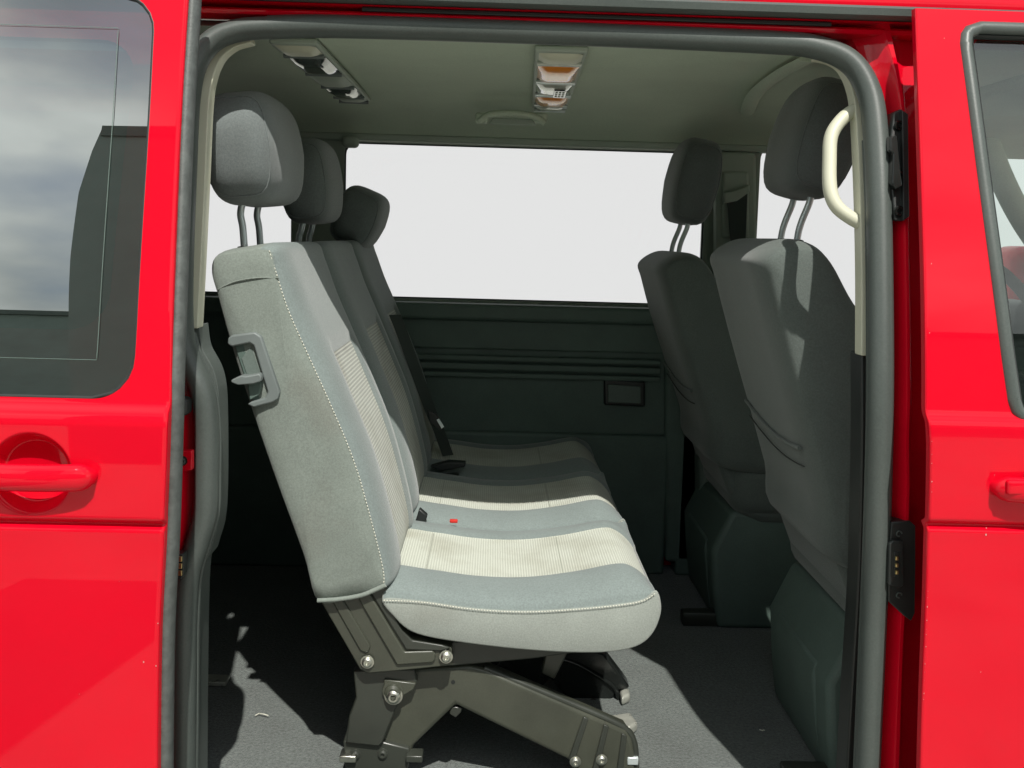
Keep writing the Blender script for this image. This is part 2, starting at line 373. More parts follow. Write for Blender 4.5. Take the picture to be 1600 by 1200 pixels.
# ------------------------------------------------------------------ van body surfaces
def tum(z):
    if z > 0.80: return 0.185*((z-0.80)/0.66)**1.3
    return 0.030*((0.80-z)/0.8)**2
def skinY(base):
    def fn(x, z):
        y = base + tum(z)
        # shoulder ledge at the belt line: panel below stands proud
        y -= 0.012/(1+math.exp((z-0.812)/0.0035))
        # groove below the handle
        y += 0.011*math.exp(-((z-0.652)/0.0055)**2) + 0.004/(1+math.exp((z-0.648)/0.004))
        return y
    return fn
def panel(name, xl, xr, zs, hole, Yf, us, mat_, parent, edge_l=None, edge_r=None, ret=0.05, er=0.006):
    """skin over (x, z) with an optional hole(z)->(a, b); edges roll back by a small radius"""
    v = []; nrm = []; f = []
    def normal(x, z):
        e = 0.0008
        dx = (Yf(x+e, z)-Yf(x-e, z))/(2*e); dz = (Yf(x, z+e)-Yf(x, z-e))/(2*e)
        return Vector((dx, -1, dz)).normalized()
    def rowpts(a, b, z, el, er_):
        o = []
        aa = a+er if el else a; bb = b-er if er_ else b
        if el:
            o.append((Vector((a, Yf(aa, z)+ret, z)), Vector((-1, 0, 0))))
            for k in range(0, 5):
                an = math.pi/2*(1-k/5); o.append((Vector((aa-er*math.sin(an), Yf(aa, z)+er*(1-math.cos(an)), z)), (normal(aa, z)*math.cos(an)+Vector((-1, 0, 0))*math.sin(an)).normalized()))
        for u in us:
            x = lerp(aa, bb, u); o.append((Vector((x, Yf(x, z), z)), normal(x, z)))
        if er_:
            for k in range(1, 6):
                an = math.pi/2*k/5; o.append((Vector((bb+er*math.sin(an), Yf(bb, z)+er*(1-math.cos(an)), z)), (normal(bb, z)*math.cos(an)+Vector((1, 0, 0))*math.sin(an)).normalized()))
            o.append((Vector((b, Yf(bb, z)+ret, z)), Vector((1, 0, 0))))
        return o
    def emit(rws):
        base = len(v); nc = len(rws[0])
        for r_ in rws:
            for p, n_ in r_: v.append(p); nrm.append(n_)
        for i in range(len(rws)-1):
            for j in range(nc-1):
                f.append([base+i*nc+j, base+i*nc+j+1, base+(i+1)*nc+j+1, base+(i+1)*nc+j])
    cur = []; la = []; lb = []
    zh = hole[1] if hole else None
    def flush():
        nonlocal cur, la, lb
        if len(cur) > 1: emit(cur)
        if len(la) > 1: emit(la)
        if len(lb) > 1: emit(lb)
        cur, la, lb = [], [], []
    for z in zs:
        full = rowpts(xl(z), xr(z), z, edge_l, edge_r)
        if hole and zh[0]-1e-9 <= z <= zh[1]+1e-9:
            a, b = hole[0](z)
            ra = rowpts(xl(z), a, z, edge_l, False); rb = rowpts(b, xr(z), z, False, edge_r)
            if not la:                       # first row of the opening
                cur.append(full); flush()
            la.append(ra); lb.append(rb)
            if abs(z-zh[1]) < 1e-9: flush(); cur = [full]
        else: cur.append(full)
    flush()
    return mk(name, v, f, mat_, parent, normals=nrm)
def zlist(z0, z1, extra, coarse=0.02, fine=0.0018, marks=()):
    zs = set(marks); z = z0
    while z < z1:
        zs.add(round(z, 5)); z += fine if any(a <= z <= b for a, b in extra) else coarse
    zs.add(z1)
    zs = sorted(q for q in zs if z0 <= q <= z1)
    return zs
def roundrect_hole(xL, xR, z0, z1, r):
    """xL, xR functions of z"""
    def h(z):
        q = 0
        if z < z0+r: q = r-math.sqrt(max(0, r*r-(z0+r-z)**2))
        if z > z1-r: q = r-math.sqrt(max(0, r*r-(z-z1+r)**2))
        return xL(z)+q, xR(z)-q
    return h, (z0, z1)
def hole_zs(z0, z1, r):
    o = [z0, z1]
    for k in range(9):
        a = math.pi/2*k/8; o += [z0+r-r*math.cos(a), z1-r+r*math.cos(a)]
    return sorted(set(o))
def hole_outline(h, n=14):
    hf, (z0, z1) = h; zs = []
    for k in range(n+1): zs.append(0.5-0.5*math.cos(math.pi*k/n))
    zs = sorted(set([z0+(z1-z0)*k for k in zs]+[z0+(z1-z0)*k/40 for k in range(41)]))
    return [(hf(z)[0], z) for z in zs] + [(hf(z)[1], z) for z in reversed(zs)]

van = empty('passenger_van', (0, 2.3, gz), 'red passenger van with its side door slid open, seen from the kerb', 'van')

# ---- sliding door (slid back, left)
SD = 1.30; fSD = lambda z: SD+tum(z)
edge_px = [(299, -90), (293, 0), (281, 200), (268, 530), (266, 640), (259, 830), (251, 1000), (248, 1300)]
edge = sorted((S(x, y, fSD).z, S(x, y, fSD).x) for x, y in edge_px)
sdR = lambda z: sinterp(edge, z)
sdL = lambda z: sdR(z)-1.12
wr = sorted((S(x, y, fSD).z, S(x, y, fSD).x) for x, y in [(250, -60), (243, 0), (232, 200), (214, 500), (207, 620)])
wz0 = S(100, 622, fSD).z; wz1 = 1.40
hSD = roundrect_hole(lambda z: sdL(z)+0.12, lambda z: sinterp(wr, z), wz0, wz1, 0.055)
hc = S(54, 737, fSD)
def dish(d):
    if d >= 1.04: return 0.0
    k = min(1, max(0, (1.04-d)/0.30)); k = k*k*(3-2*k)
    return 0.017*k + 0.013*max(0, 1-d*d)
def YSD(x, z, base=skinY(SD)):
    y = base(x, z); d = math.hypot(x-hc.x, (z-hc.z))/0.056
    if d < 1.25:
        y += dish(d)
    return y
us = sorted(set([k/24 for k in range(25)] + [((hc.x-0.068+0.0016*k)-sdL(hc.z))/1.12 for k in range(86)]))
us = [u for u in us if 0 <= u <= 1]
zsd = zlist(-0.12, 1.47, [(hc.z-0.065, hc.z+0.065), (0.63, 0.67), (0.795, 0.83)], marks=hole_zs(wz0, wz1, 0.055))
sliding = panel('sliding_door', sdL, sdR, zsd, hSD, YSD, us, 'red', van, edge_r=True, edge_l=True, ret=0.018)
sliding['label'] = 'red sliding door slid back with tinted window and round handle recess'
# its glass, set 3 mm in, and the dark gap around it
def glass_pane(name, h, Yf, off, mat_, parent, grow=0.0, th=0.004):
    hf, (z0, z1) = h; rows = []; n = 48
    for k in range(n+1):
        z = z0+(z1-z0)*(0.5-0.5*math.cos(math.pi*k/n)); a, b = hf(z)
        rows.append([(lerp(a-grow, b+grow, u/16), Yf(lerp(a, b, u/16), z)+off, z) for u in range(17)])
    return grid(name, rows, mat_, parent)
YSDw = lambda x, z: SD+tum(z)
glass_pane('window_pane', hSD, YSDw, 0.004, 'glass_dark', sliding)
def gasket(name, h, Yf, off, r, mat_, parent, rx=None):
    o = [Vector((x, Yf(x, z)+off, z)) for x, z in hole_outline(h)]
    return tube(name, o, r, mat_, parent, n=8, closed=True, upv=(0, 1, 0), rx=rx)
gasket('window_gasket', hSD, YSDw, 0.003, 0.0032, 'rubber_dark', sliding)
# inner skin of the door so that the tinted glass looks into a dark space
def inset_hole(h, d):
    hf, (z0, z1) = h
    def q(z):
        t_ = min(max((z-z0)/(z1-z0), 0), 1); a, b = hf(lerp(z0, z1, t_)); return a+d, b-d
    return q, (z0+d, z1-d)
gasket('glass_border', inset_hole(hSD, 0.052), YSDw, 0.0015, 0.0003, 'plastic', sliding, rx=0.0005)
# front lip rubber
lip_px = [(309, -90), (304, 0), (292, 200), (279, 530), (276, 640), (270, 830), (262, 1000), (259, 1300)]
lp = catmull([S(x, y, lambda z: SD+0.022+tum(z)) for x, y in lip_px], 12)
tube('edge_seal', lp, 0.016, 'lip', sliding, n=12, upv=(0, 1, 0), rx=0.0095)
# handle bar
def bar_handle(x0, x1, zc, Yf, parent, h=0.0185):
    pts = []
    n = 26
    for k in range(n+1):
        u = k/n; x = lerp(x0, x1, u)
        bow = 0.026*math.sin(math.pi*min(1, max(0, u)))**0.28 if 0 < u < 1 else 0
        pts.append(Vector((x, Yf(x, zc)-bow+0.004, zc)))
    rf = lambda u: 0.35+0.65*min(1, (min(u, 1-u)/0.07))**0.5 if min(u, 1-u) < 0.07 else 1
    return tube('door_handle', pts, h, 'red', parent, n=20, upv=(0, 0, 1), rx=0.012, rfun=rf)
he = S(155, 737, fSD)
flatSD = lambda x, z: skinY(SD)(x, z)
bar_handle(hc.x-(he.x-hc.x), he.x, hc.z, flatSD, sliding)
# dirt and paint chips along the door edge
# ---- front door (right)
FD = 1.385; fFD = lambda z: FD+tum(z)
eL = sorted((S(x, y, fFD).z, S(x, y, fFD).x) for x, y in [(1430, 12), (1433, 100), (1440, 300), (1446, 640), (1448, 700), (1444, 900), (1437, 1100), (1431, 1320)])
fdL = lambda z: sinterp(eL, z)
fdR = lambda z: fdL(z)+1.05
wl = sorted((S(x, y, fFD).z, S(x, y, fFD).x) for x, y in [(1506, 45), (1512, 90), (1540, 300), (1572, 540), (1588, 655)])
fz0 = S(1600, 657, fFD).z; fz1 = S(1560, 44, fFD).z
hFD = roundrect_hole(lambda z: sinterp(wl, z), lambda z: fdL(z)+0.99-(z-0.8)*0.55, fz0, fz1, 0.028)
fh0 = S(1543, 757, fFD); fhc = fh0.x+0.10
def YFD(x, z, base=skinY(FD)):
    y = base(x, z); d = math.hypot(x-fhc, (z-fh0.z))/0.056
    y += dish(d)
    return y
us2 = sorted(set([k/24 for k in range(25)] + [(fh0.x+0.03+0.002*k-fdL(fh0.z))/1.05 for k in range(72)]))
fztop = S(1500, 15, fFD).z
zfd = zlist(-0.12, fztop, [(0.63, 0.67), (0.795, 0.83), (fh0.z-0.065, fh0.z+0.065)], marks=hole_zs(fz0, fz1, 0.028))
front_door = panel('front_door', fdL, fdR, zfd, hFD, YFD, us2, 'red', van, edge_l=True, ret=0.014, er=0.004)
front_door['label'] = 'red closed front door with clear window at the right edge'
YFDw = lambda x, z: FD+tum(z)
glass_pane('window_pane', hFD, YFDw, 0.016, 'glass_green', front_door)
gasket('window_gasket', hFD, YFDw, 0.004, 0.012, 'rubber', front_door, rx=0.011)
def inset_hole(h, d):
    hf, (z0, z1) = h
    def q(z):
        t_ = min(max((z-z0)/(z1-z0), 0), 1); a, b = hf(lerp(z0, z1, t_)); return a+d, b-d
    return q, (z0+d, z1-d)
gasket('window_inner_seal', inset_hole(hFD, 0.012), YFDw, 0.012, 0.008, 'rubber_dark', front_door, rx=0.005)
bar_handle(fh0.x, fh0.x+0.205, fh0.z, lambda x, z: skinY(FD)(x, z), front_door)
# lock cap on the handle end
c = S(1580, 757, lambda z: FD-0.018+tum(z))
rounded_box('lock_cap', c+Vector((0, -0.017, 0)), (0.034, 0.012, 0.022), 0.005, 'red', front_door)

def paint_chips(pts, base, parent):
    v = []; f = []
    for (px, py, r_) in pts:
        c = S(px, py, lambda z: base+tum(z)); c.y = skinY(base)(c.x, c.z)-0.0006; k = len(v)
        m_ = 6
        for q in range(m_):
            a = 2*math.pi*q/m_; rr = r_*random.uniform(0.5, 1.2)
            v.append(c+Vector((math.cos(a)*rr*0.6, 0, math.sin(a)*rr)))
        f.append([k+q for q in range(m_)])
    o = mk('paint_chips', v, f, 'chip', parent, smooth=False); o['kind'] = 'stuff'
    return o
paint_chips([(1450, 690+18*k+random.uniform(-6, 6), random.uniform(0.0006, 0.0018)) for k in range(5)] + [(1446-0.04*(k*14), 920+14*k+random.uniform(-6, 6), random.uniform(0.0004, 0.0014)) for k in range(13)] + [(1536, 832, 0.002), (1539, 824, 0.0015), (1528, 1046, 0.001), (1455, 412, 0.0012), (1452, 520, 0.001), (1475, 60, 0.001)], FD, front_door)
paint_chips([(228, 1030, 0.0016), (247, 1036, 0.0014), (128, 1080, 0.0008), (250, 970, 0.0012), (190, 905, 0.0006)], SD, sliding)
# ---- roof rail, roof and top jamb
RB = 1.55
railY = 1.60
def railpt(px, py, Y): return P(px, py, Y)
a0 = P(-200, -24, railY); a1 = P(1900, 42, railY)
zr0 = P(300, -8, railY).z; zr1 = P(1430, 24, railY).z
zl = lambda x: lerp(a0.z, a1.z, (x-a0.x)/(a1.x-a0.x))
xs = [-2.3+0.1*k for k in range(47)]
zrail = P(1240, 19, railY).z          # bottom of the grey channel (level in the world)
grid('roof_rail', [[(x, 1.66, zrail-0.003), (x, 1.610, zrail-0.003), (x, 1.601, zrail), (x, 1.599, zrail+0.011), (x, 1.605, zrail+0.016), (x, 1.625, zrail+0.018)] for x in xs], 'rubber', van, angle=50)
roof_rows = []
for x in xs:
    r_ = [(x, 1.622, zrail+0.014), (x, 1.617, zrail+0.030), (x, 1.635, zrail+0.048)]
    for k in range(1, 12):
        u = k/12; r_.append((x, lerp(1.645, 3.06, u), zrail+0.052+0.075*math.sin(math.pi*u)**0.7))
    r_ += [(x, 3.09, zrail+0.04), (x, 3.11, zrail)]
    roof_rows.append(r_)
grid('roof', roof_rows, 'red', van)

# ---- red door frame: right jamb, top jamb, left jamb
def jamb(name, px_rows, prof, mat_, parent=van, sub=10):
    """px_rows: (xin, y, xout) traced; prof: list of (u across, Y offset)"""
    pa = catmull([S(a, y, lambda z: 1.50+tum(z)) for a, y, b in px_rows], sub)
    pb = catmull([S(b, y, lambda z: 1.43+tum(z)) for a, y, b in px_rows], sub)
    rows = []
    for a, b in zip(pa, pb):
        rows.append([Vector((lerp(a.x, b.x, u), 1.43+tum(a.z)+o, a.z)) for u, o in prof])
    return grid(name, rows, mat_, parent, angle=35)
jr = [(1300, -20, 1440), (1330, 60, 1440), (1362, 120, 1440), (1378, 200, 1446), (1382, 400, 1450), (1382, 640, 1454), (1380, 760, 1455), (1374, 900, 1451), (1366, 1050, 1445), (1352, 1330, 1440)]
jamb('door_jamb', jr, [(-0.2, 0.10), (0.0, 0.068), (0.30, 0.058), (0.46, 0.040), (0.52, 0.036), (0.62, 0.036), (0.66, 0.046), (0.80, 0.062), (1.0, 0.068), (2.4, 0.068)], 'red')
# left jamb (deep, behind the sliding door)
jl = [(322, -30, 215), (300, 60, 215), (284, 300, 200), (276, 520, 190), (297, 560, 190), (312, 640, 190), (312, 800, 190), (298, 880, 190), (282, 950, 185), (275, 1330, 180)]
jamb('quarter_jamb', jl, [(0.10, 0.10), (0.13, 0.075), (0.16, 0.045), (0.2, 0.035), (1.0, 0.030)], 'red')
quarter_zs = zlist(-0.15, 1.46, [], coarse=0.04)
qx = P(215, 500, 1.46).x
hQ = roundrect_hole(lambda z: -1.9, lambda z: qx-0.05, 0.90, 1.36, 0.06)
panel('quarter_panel', lambda z: -2.35, lambda z: qx, sorted(quarter_zs+hole_zs(0.90, 1.36, 0.06)), hQ, lambda x, z: 1.455+tum(z), [k/8 for k in range(9)], 'red', van)
glass_pane('quarter_window', hQ, lambda x, z: 1.455+tum(z), 0.006, 'glass_dark', van)
# top jamb with the sliding track: dark recess then painted lip
tj = []
zj = P(1000, 39, 1.645).z
for x in xs:
    if x < -0.60 or x > 0.74: continue
    tj.append([(x, 1.625, zrail-0.0045), (x, 1.68, zrail-0.004), (x, 1.68, zj+0.010), (x, 1.64, zj+0.006), (x, 1.636, zj+0.002), (x, 1.64, zj-0.004), (x, 1.67, zj-0.008)])
grid('top_jamb', tj, 'red', van, angle=40)
box('track_cover', (P(560, 20, 1.6).x, 1.636, zj+0.006), (P(1312, 30, 1.6).x, 1.67, zrail-0.005), 'black_plastic', van, 0.002)
# ---- main rubber seal
sealY = lambda z: 1.485+tum(z)
seal_px = [(420, 43), (520, 41), (760, 48), (1000, 57), (1200, 66), (1275, 74), (1328, 97), (1358, 145), (1369, 220), (1374, 350), (1376, 600), (1372, 800), (1364, 1000), (1350, 1330)]
sr = catmull([S(x, y, sealY) for x, y in seal_px], 10)
tube('door_seal', sr, 0.0235, 'rubber', van, n=16, upv=(0, 1, 0), rx=0.0195)
seal_l = [(430, 43), (375, 47), (335, 62), (308, 95), (295, 150), (289, 260), (283, 420), (284, 520), (297, 565), (316, 610), (323, 665), (323, 740), (321, 800), (308, 850), (294, 900), (289, 970), (288, 1100), (286, 1330)]
sl = catmull([S(x, y, sealY) for x, y in seal_l], 10)
tube('door_seal', sl, 0.0235, 'rubber', van, n=16, upv=(0, 1, 0), rx=0.0185)
# thin inner lip on the seal (bright edge line)
for nm, pth, off in (('seal_lip', seal_l[7:], 19), ('seal_lip', seal_px[8:], -19)):
    tube(nm, catmull([S(x+off, y, lambda z: 1.50+tum(z)) for x, y in pth], 8), 0.005, 'rubber', van, n=8, upv=(0, 1, 0), rx=0.004)
# lower sill
box('door_sill', (-0.75, 1.36, -0.16), (0.85, 1.62, -0.02), 'black_plastic', van, 0.01)
# inner pillar trims (dark below, cream above)
def strip(name, px, Yf, wpx, th, mat_, parent=van, sub=10):
    pts = catmull([S(x, y, Yf) for x, y in px], sub)
    w = wpx*1.55/FPX/2
    o = tube(name, pts, th, mat_, parent, n=4, upv=(0, 1, 0), rx=w)
    return o
def flat_strip(name, px, Yf, wpx, depth, mat_, parent=van, sub=10, bevel=0.003):
    """ribbon seen from the camera with real depth (towards +y)"""
    c = catmull([Vector((x, y, 0)) for x, y in px], sub); A = []; B = []
    n = len(c)
    for i, p in enumerate(c):
        t_ = (c[min(n-1, i+1)]-c[max(0, i-1)]).normalized(); s_ = Vector((-t_.y, t_.x, 0))
        w = wpx(i/(n-1)) if callable(wpx) else wpx
        A.append(S(p.x+s_.x*w/2, p.y+s_.y*w/2, Yf)); B.append(S(p.x-s_.x*w/2, p.y-s_.y*w/2, Yf))
    D = Vector((0, depth, 0))
    rows = [[a, b, b+D, a+D] for a, b in zip(A, B)]
    v = [q for r_ in rows for q in r_]; f = []
    for i in range(n-1):
        for j in range(4): f.append([i*4+j, i*4+(j+1) % 4, (i+1)*4+(j+1) % 4, (i+1)*4+j])
    f += [[0, 1, 2, 3], [(n-1)*4+k for k in range(4)]]
    return mk(name, v, f, mat_, parent, bevel=bevel)
crY = lambda z: 1.515+tum(z)
cl = flat_strip('pillar_trim', [(392, 62), (362, 69), (338, 88), (324, 120), (317, 170), (312, 280), (305, 420), (300, 513)], crY, lambda u: 9+9*min(1, u*3), 0.03, 'cream'); cl['label'] = 'cream trim strip along the rear edge of the door opening'
crt = flat_strip('pillar_trim', [(1275, 88), (1302, 92), (1324, 106), (1338, 135), (1345, 180), (1351, 300), (1354, 430), (1354, 556)], crY, lambda u: 7+9*min(1, u*3), 0.03, 'cream'); crt['label'] = 'cream trim strip along the front edge of the door opening'
flat_strip('lower_pillar_trim', [(1352, 553), (1352, 700), (1347, 900), (1335, 1100), (1322, 1330)], lambda z: 1.525+tum(z), 13, 0.05, 'black_plastic')
flat_strip('lower_pillar_trim', [(300, 510), (306, 548), (326, 590), (332, 650), (331, 800), (318, 860), (303, 920), (299, 1330)], lambda z: 1.525+tum(z), 22, 0.05, 'rubber')
# cream grab handle on the front pillar
gh = catmull([S(x, y, lambda z: 1.53+tum(z)) for x, y in [(1352, 162), (1338, 170), (1316, 186), (1299, 212), (1296, 250), (1297, 295), (1307, 322), (1330, 341), (1352, 352)]], 8)
gh = [p_+Vector((0, 0.02*0, 0)) for p_ in gh]
o = tube('grab_handle', gh, 0.0135, 'cream', van, n=14, upv=(0, 1, 0), rx=0.0115); o['label'] = 'cream grab handle on the front pillar of the door opening'

# ---- black striker bracket and connector on the right jamb
jY = lambda z: 1.462+tum(z)
br = prism('striker_bracket', [S(x, y, jY) for x, y in [(1397, 176), (1408, 170), (1419, 178), (1421, 338), (1410, 346), (1398, 344), (1393, 290), (1392, 215)]], (0, 0.03, 0), 'black_plastic', van, 0.002)
prism('striker_latch', [S(x, y, lambda z: jY(z)-0.016) for x, y in [(1391, 213), (1402, 211), (1407, 262), (1410, 290), (1400, 296), (1394, 285), (1396, 240), (1391, 236)]], (0, 0.018, 0), 'metal_black', br, 0.002)
prism('striker_edge', [S(x, y, lambda z: jY(z)-0.010) for x, y in [(1410, 172), (1419, 178), (1421, 338), (1412, 345)]], (0, 0.012, 0), 'black_plastic', br, 0.001)
for (x, y, r_) in ((1403, 276, 0.0085), (1405, 196, 0.006), (1405, 330, 0.006)):
    c = S(x, y, lambda z: jY(z)-0.004); ring = [c+Vector((math.cos(2*math.pi*k/16)*r_, 0, math.sin(2*math.pi*k/16)*r_)) for k in range(16)]
    tube('striker_bush', ring, 0.003, 'metal_black', br, n=6, closed=True, upv=(0, 1, 0))
cp = prism('contact_plate', [S(x, y, jY) for x, y in [(1393, 816), (1422, 814), (1431, 822), (1431, 880), (1430, 958), (1424, 971), (1412, 962), (1388, 940), (1388, 880)]], (0, 0.03, 0), 'black_plastic', van, 0.002)
cs = prism('contact_socket', [S(x, y, lambda z: jY(z)-0.008) for x, y in [(1390, 850), (1395, 845), (1411, 846), (1412, 915), (1406, 920), (1388, 914)]], (0, 0.010, 0), 'black_plastic', cp, 0.002)
prism('contact_well', [S(x, y, lambda z: jY(z)-0.0095) for x, y in [(1397, 863), (1405, 863), (1406, 902), (1397, 903)]], (0, 0.003, 0), 'rubber_dark', cp, 0.001)
for y in (872, 883, 894):
    c = S(1401, y, lambda z: jY(z)-0.011); rounded_box('contact', c, (0.005, 0.005, 0.0065), 0.0012, 'brass', cp, seg=2)
for y in (834, 930):
    c = S(1405, y, lambda z: jY(z)-0.001); ring = [c+Vector((math.cos(2*math.pi*k/14)*0.0042, 0, math.sin(2*math.pi*k/14)*0.0042)) for k in range(12)]
    tube('plate_screw', ring, 0.0012, 'rubber', cp, n=6, upv=(0, 1, 0))
# left jamb: catch and contact block
lj = lambda z: 1.452+tum(z)
cb = pprism('contact_block', [(269, 866), (286, 866), (287, 898), (283, 906), (268, 904)], 1.44, 0.02, 'black_plastic', van, 0.0015)
for y in (874, 885, 896):
    pprism('contact', [(274, y-4), (284, y-4), (284, y+4), (274, y+4)], 1.437, 0.004, 'brass', cb, 0.0008)
pprism('catch_plate', [(270, 706), (300, 704), (300, 735), (270, 738)], 1.448, 0.012, 'red', van, 0.002)
screw(285, 720, 1.448, 0.006, van, 'catch_bolt', 'metal_black')
rounded_box('rubber_buffer', P(285, 634, 1.455), (0.024, 0.03, 0.028), 0.008, 'black_plastic', van)

# ------------------------------------------------------------------ interior shell
# headliner
rows = []
xs2 = [-2.2+0.1*k for k in range(42)]
prof = [(1.675, 1.402), (1.69, 1.414), (1.72, 1.424), (1.80, 1.430), (2.0, 1.436), (2.3, 1.438), (2.55, 1.434), (2.72, 1.425), (2.84, 1.408), (2.92, 1.388), (2.98, 1.362), (3.005, 1.345)]
for x in xs2:
    rows.append([(x, y, z+0.004*math.sin(x*2.2)*(1 if 1.7 < y < 2.8 else 0)) for y, z in prof])
hl = grid('headliner', rows, 'headliner', van); hl['label'] = 'pale grey-green headliner felt'
# raised contour of the cab headliner step at the right
stp = catmull([PZ(x, y, 1.427) for x, y in [(1262, 92), (1215, 118), (1178, 150), (1165, 185)]], 10)
tube('headliner_seam', stp, 0.006, 'headliner', van, n=8, upv=(0, 0, 1), rx=0.02)
# ceiling light strips
def ceiling_strip(q, lit):
    z = 1.428
    c4 = [PZ(x, y, z) for x, y in q]    # near-left, near-right, far-right, far-left
    def pt(u, v_): 
        a = c4[0].lerp(c4[1], u); b_ = c4[3].lerp(c4[2], u); return a.lerp(b_, v_)
    root = prism('ceiling_light', [pt(0, 0), pt(1, 0), pt(1, 1), pt(0, 1)], (0, 0, -0.012), 'pale_trim', van, 0.004)
    root['label'] = 'ceiling light strip with amber lenses' if lit else 'ceiling light strip with lenses coloured dim near the rear'
    segs = [(0.02, 0.12, 'cream', 0.010), (0.15, 0.40, 'amber' if lit else 'lens_dark', 0.014), (0.43, 0.64, 'lens' if lit else 'pale_trim', 0.012), (0.67, 0.86, 'amber' if lit else 'lens_dark', 0.014), (0.88, 0.97, 'lens' if lit else 'pale_trim', 0.009)]
    for a, b_, m_, h in segs:
        n = 8; v = []; f = []
        for i in range(n+1):
            s_ = i/n
            for j in range(n+1):
                w = 0.08+0.84*j/n
                k = max(0, min(1, 4*min(s_, 1-s_)))*max(0, min(1, 5*min(j/n, 1-j/n)))
                v.append(pt(w, lerp(a, b_, s_))+Vector((0, 0, -0.012-h*k**0.5)))
        for i in range(n):
            for j in range(n): f.append([i*(n+1)+j, i*(n+1)+j+1, (i+1)*(n+1)+j+1, (i+1)*(n+1)+j])
        mk('lamp_lens', v, f, m_, root)
        # bright bezel between lenses
        tube('lens_bezel', [pt(0.06, b_+0.012)+Vector((0, 0, -0.016)), pt(0.94, b_+0.012)+Vector((0, 0, -0.016))], 0.005, ('chrome' if a > 0.1 else 'lens') if lit else 'plastic_grey', root, n=8)
    if lit:
        prism('printed_label', [pt(0.50, 0.47)+Vector((0, 0, -0.0262)), pt(0.78, 0.47)+Vector((0, 0, -0.0262)), pt(0.78, 0.60)+Vector((0, 0, -0.0262)), pt(0.50, 0.60)+Vector((0, 0, -0.0262))], (0, 0, -0.001), 'lens_dark', root, 0)
        for k in range(3):
            u0 = 0.53+0.08*k
            for j in range(3):
                v0 = 0.485+0.038*j
                prism('label_print', [pt(u0, v0)+Vector((0, 0, -0.0274)), pt(u0+0.055, v0)+Vector((0, 0, -0.0274)), pt(u0+0.055, v0+0.02)+Vector((0, 0, -0.0274)), pt(u0, v0+0.02)+Vector((0, 0, -0.0274))], (0, 0, -0.0005), 'pale_trim', root, 0)
    return root
ceiling_strip([(836, 70), (920, 72), (886, 166), (831, 163)], True)
ceiling_strip([(420, 58), (496, 60), (580, 152), (528, 150)], False)
# far grab handle
fg = catmull([P(x, y, 2.64) for x, y in [(748, 190), (762, 180), (785, 177), (815, 178), (838, 183), (852, 193)]], 6)
o = tube('ceiling_grab_handle', fg, 0.011, 'headliner', van, n=10, upv=(0, 1, 0), rx=0.009)
for (x0, x1) in ((742, 764), (834, 856)):
    rounded_box('handle_mount', P((x0+x1)/2, 185, 2.66), (0.036, 0.05, 0.026), 0.008, 'headliner', o)
pprism('handle_recess', [(770, 184), (832, 186), (838, 196), (764, 194)], 2.70, 0.01, 'pale_trim', o, 0.003)
# far wall: upper part with windows
FW = 3.02
def far_panel(name, x0, x1, hx0, hx1, z0=0.80, z1=1.40, hz0=0.858, hz1=1.338, r=0.035, slant=0.0):
    h = roundrect_hole(lambda z: hx0, lambda z: hx1-(z-hz0)*slant, hz0, hz1, r)
    zs = zlist(z0, z1, [], coarse=0.03, marks=hole_zs(hz0, hz1, r))
    o = panel(name, lambda z: x0, lambda z: x1, zs, h, lambda x, z: FW-0.012*0, [k/6 for k in range(7)], 'pale_trim', van)
    hi = inset_hole(h, -0.002)
    # reveal of the opening
    ol = hole_outline(h); rows = [[Vector((x, FW+k*0.02, z)) for x, z in ol] for k in range(3)]
    grid('window_reveal', rows, 'plastic', o, closed=True)
    gasket('window_gasket', h, lambda x, z: FW, 0.012, 0.004, 'rubber_dark', o)
    gp = [[(lerp(hx0, h[0](z)[1], u/2), FW+0.03, z) for u in range(3)] for z in (hz0-0.01, (hz0+hz1)/2, hz1+0.01)]
    grid('window_pane', gp, 'glass_clear', o)
    return o
xw0 = P(537, 330, FW).x; xw1 = P(1100, 350, FW).x; xr1 = P(455, 400, FW).x; xf0 = P(1184, 330, FW).x
bnd1 = (xr1+xw0)/2; bnd2 = (xw1+xf0)/2
far_panel('far_side_panel', bnd1, bnd2, xw0, xw1)['label'] = 'far side wall trim around the large middle window'
far_panel('far_side_panel', -2.3, bnd1, -1.75, xr1)['label'] = 'far side wall trim around the rear window'
far_panel('far_side_panel', bnd2, 2.1, xf0, 1.88, slant=0.25, r=0.05, hz1=1.372, z1=1.44)['label'] = 'far front door trim and window'
# door-frame trim strip above window
box('window_header', (-2.2, 2.975, 1.340), (1.25, 3.018, 1.362), 'pale_trim', van, 0.006)
rounded_box('belt_anchor_cap', P(548, 222, 2.96), (0.05, 0.04, 0.035), 0.014, 'pale_trim', van)
# lower dark door panel
dp = van
box('far_sill_ledge', (-2.2, 2.945, 0.800), (0.72, 3.017, 0.850), 'plastic', van, 0.012, 3)
box('far_lower_panel', (-2.2, 2.992, 0.36), (0.58, 3.06, 0.805), 'plastic', van, 0.004)
def zline(py, px=850, Y=2.98): return P(px, py, Y).z
box('panel_band', (-0.62, 2.976, zline(548)), (0.545, 2.998, zline(502)), 'plastic', van, 0.006, 3)
for a, b_ in ((566, 558), (580, 570), (592, 584)):
    box('panel_rib', (-0.62, 2.972, zline(a)), (0.53, 2.998, zline(b_)), 'plastic', van, 0.004, 3)
box('lower_step_panel', (-2.2, 2.965, 0.0), (0.565, 3.05, zline(676)), 'plastic', van, 0.010, 3)
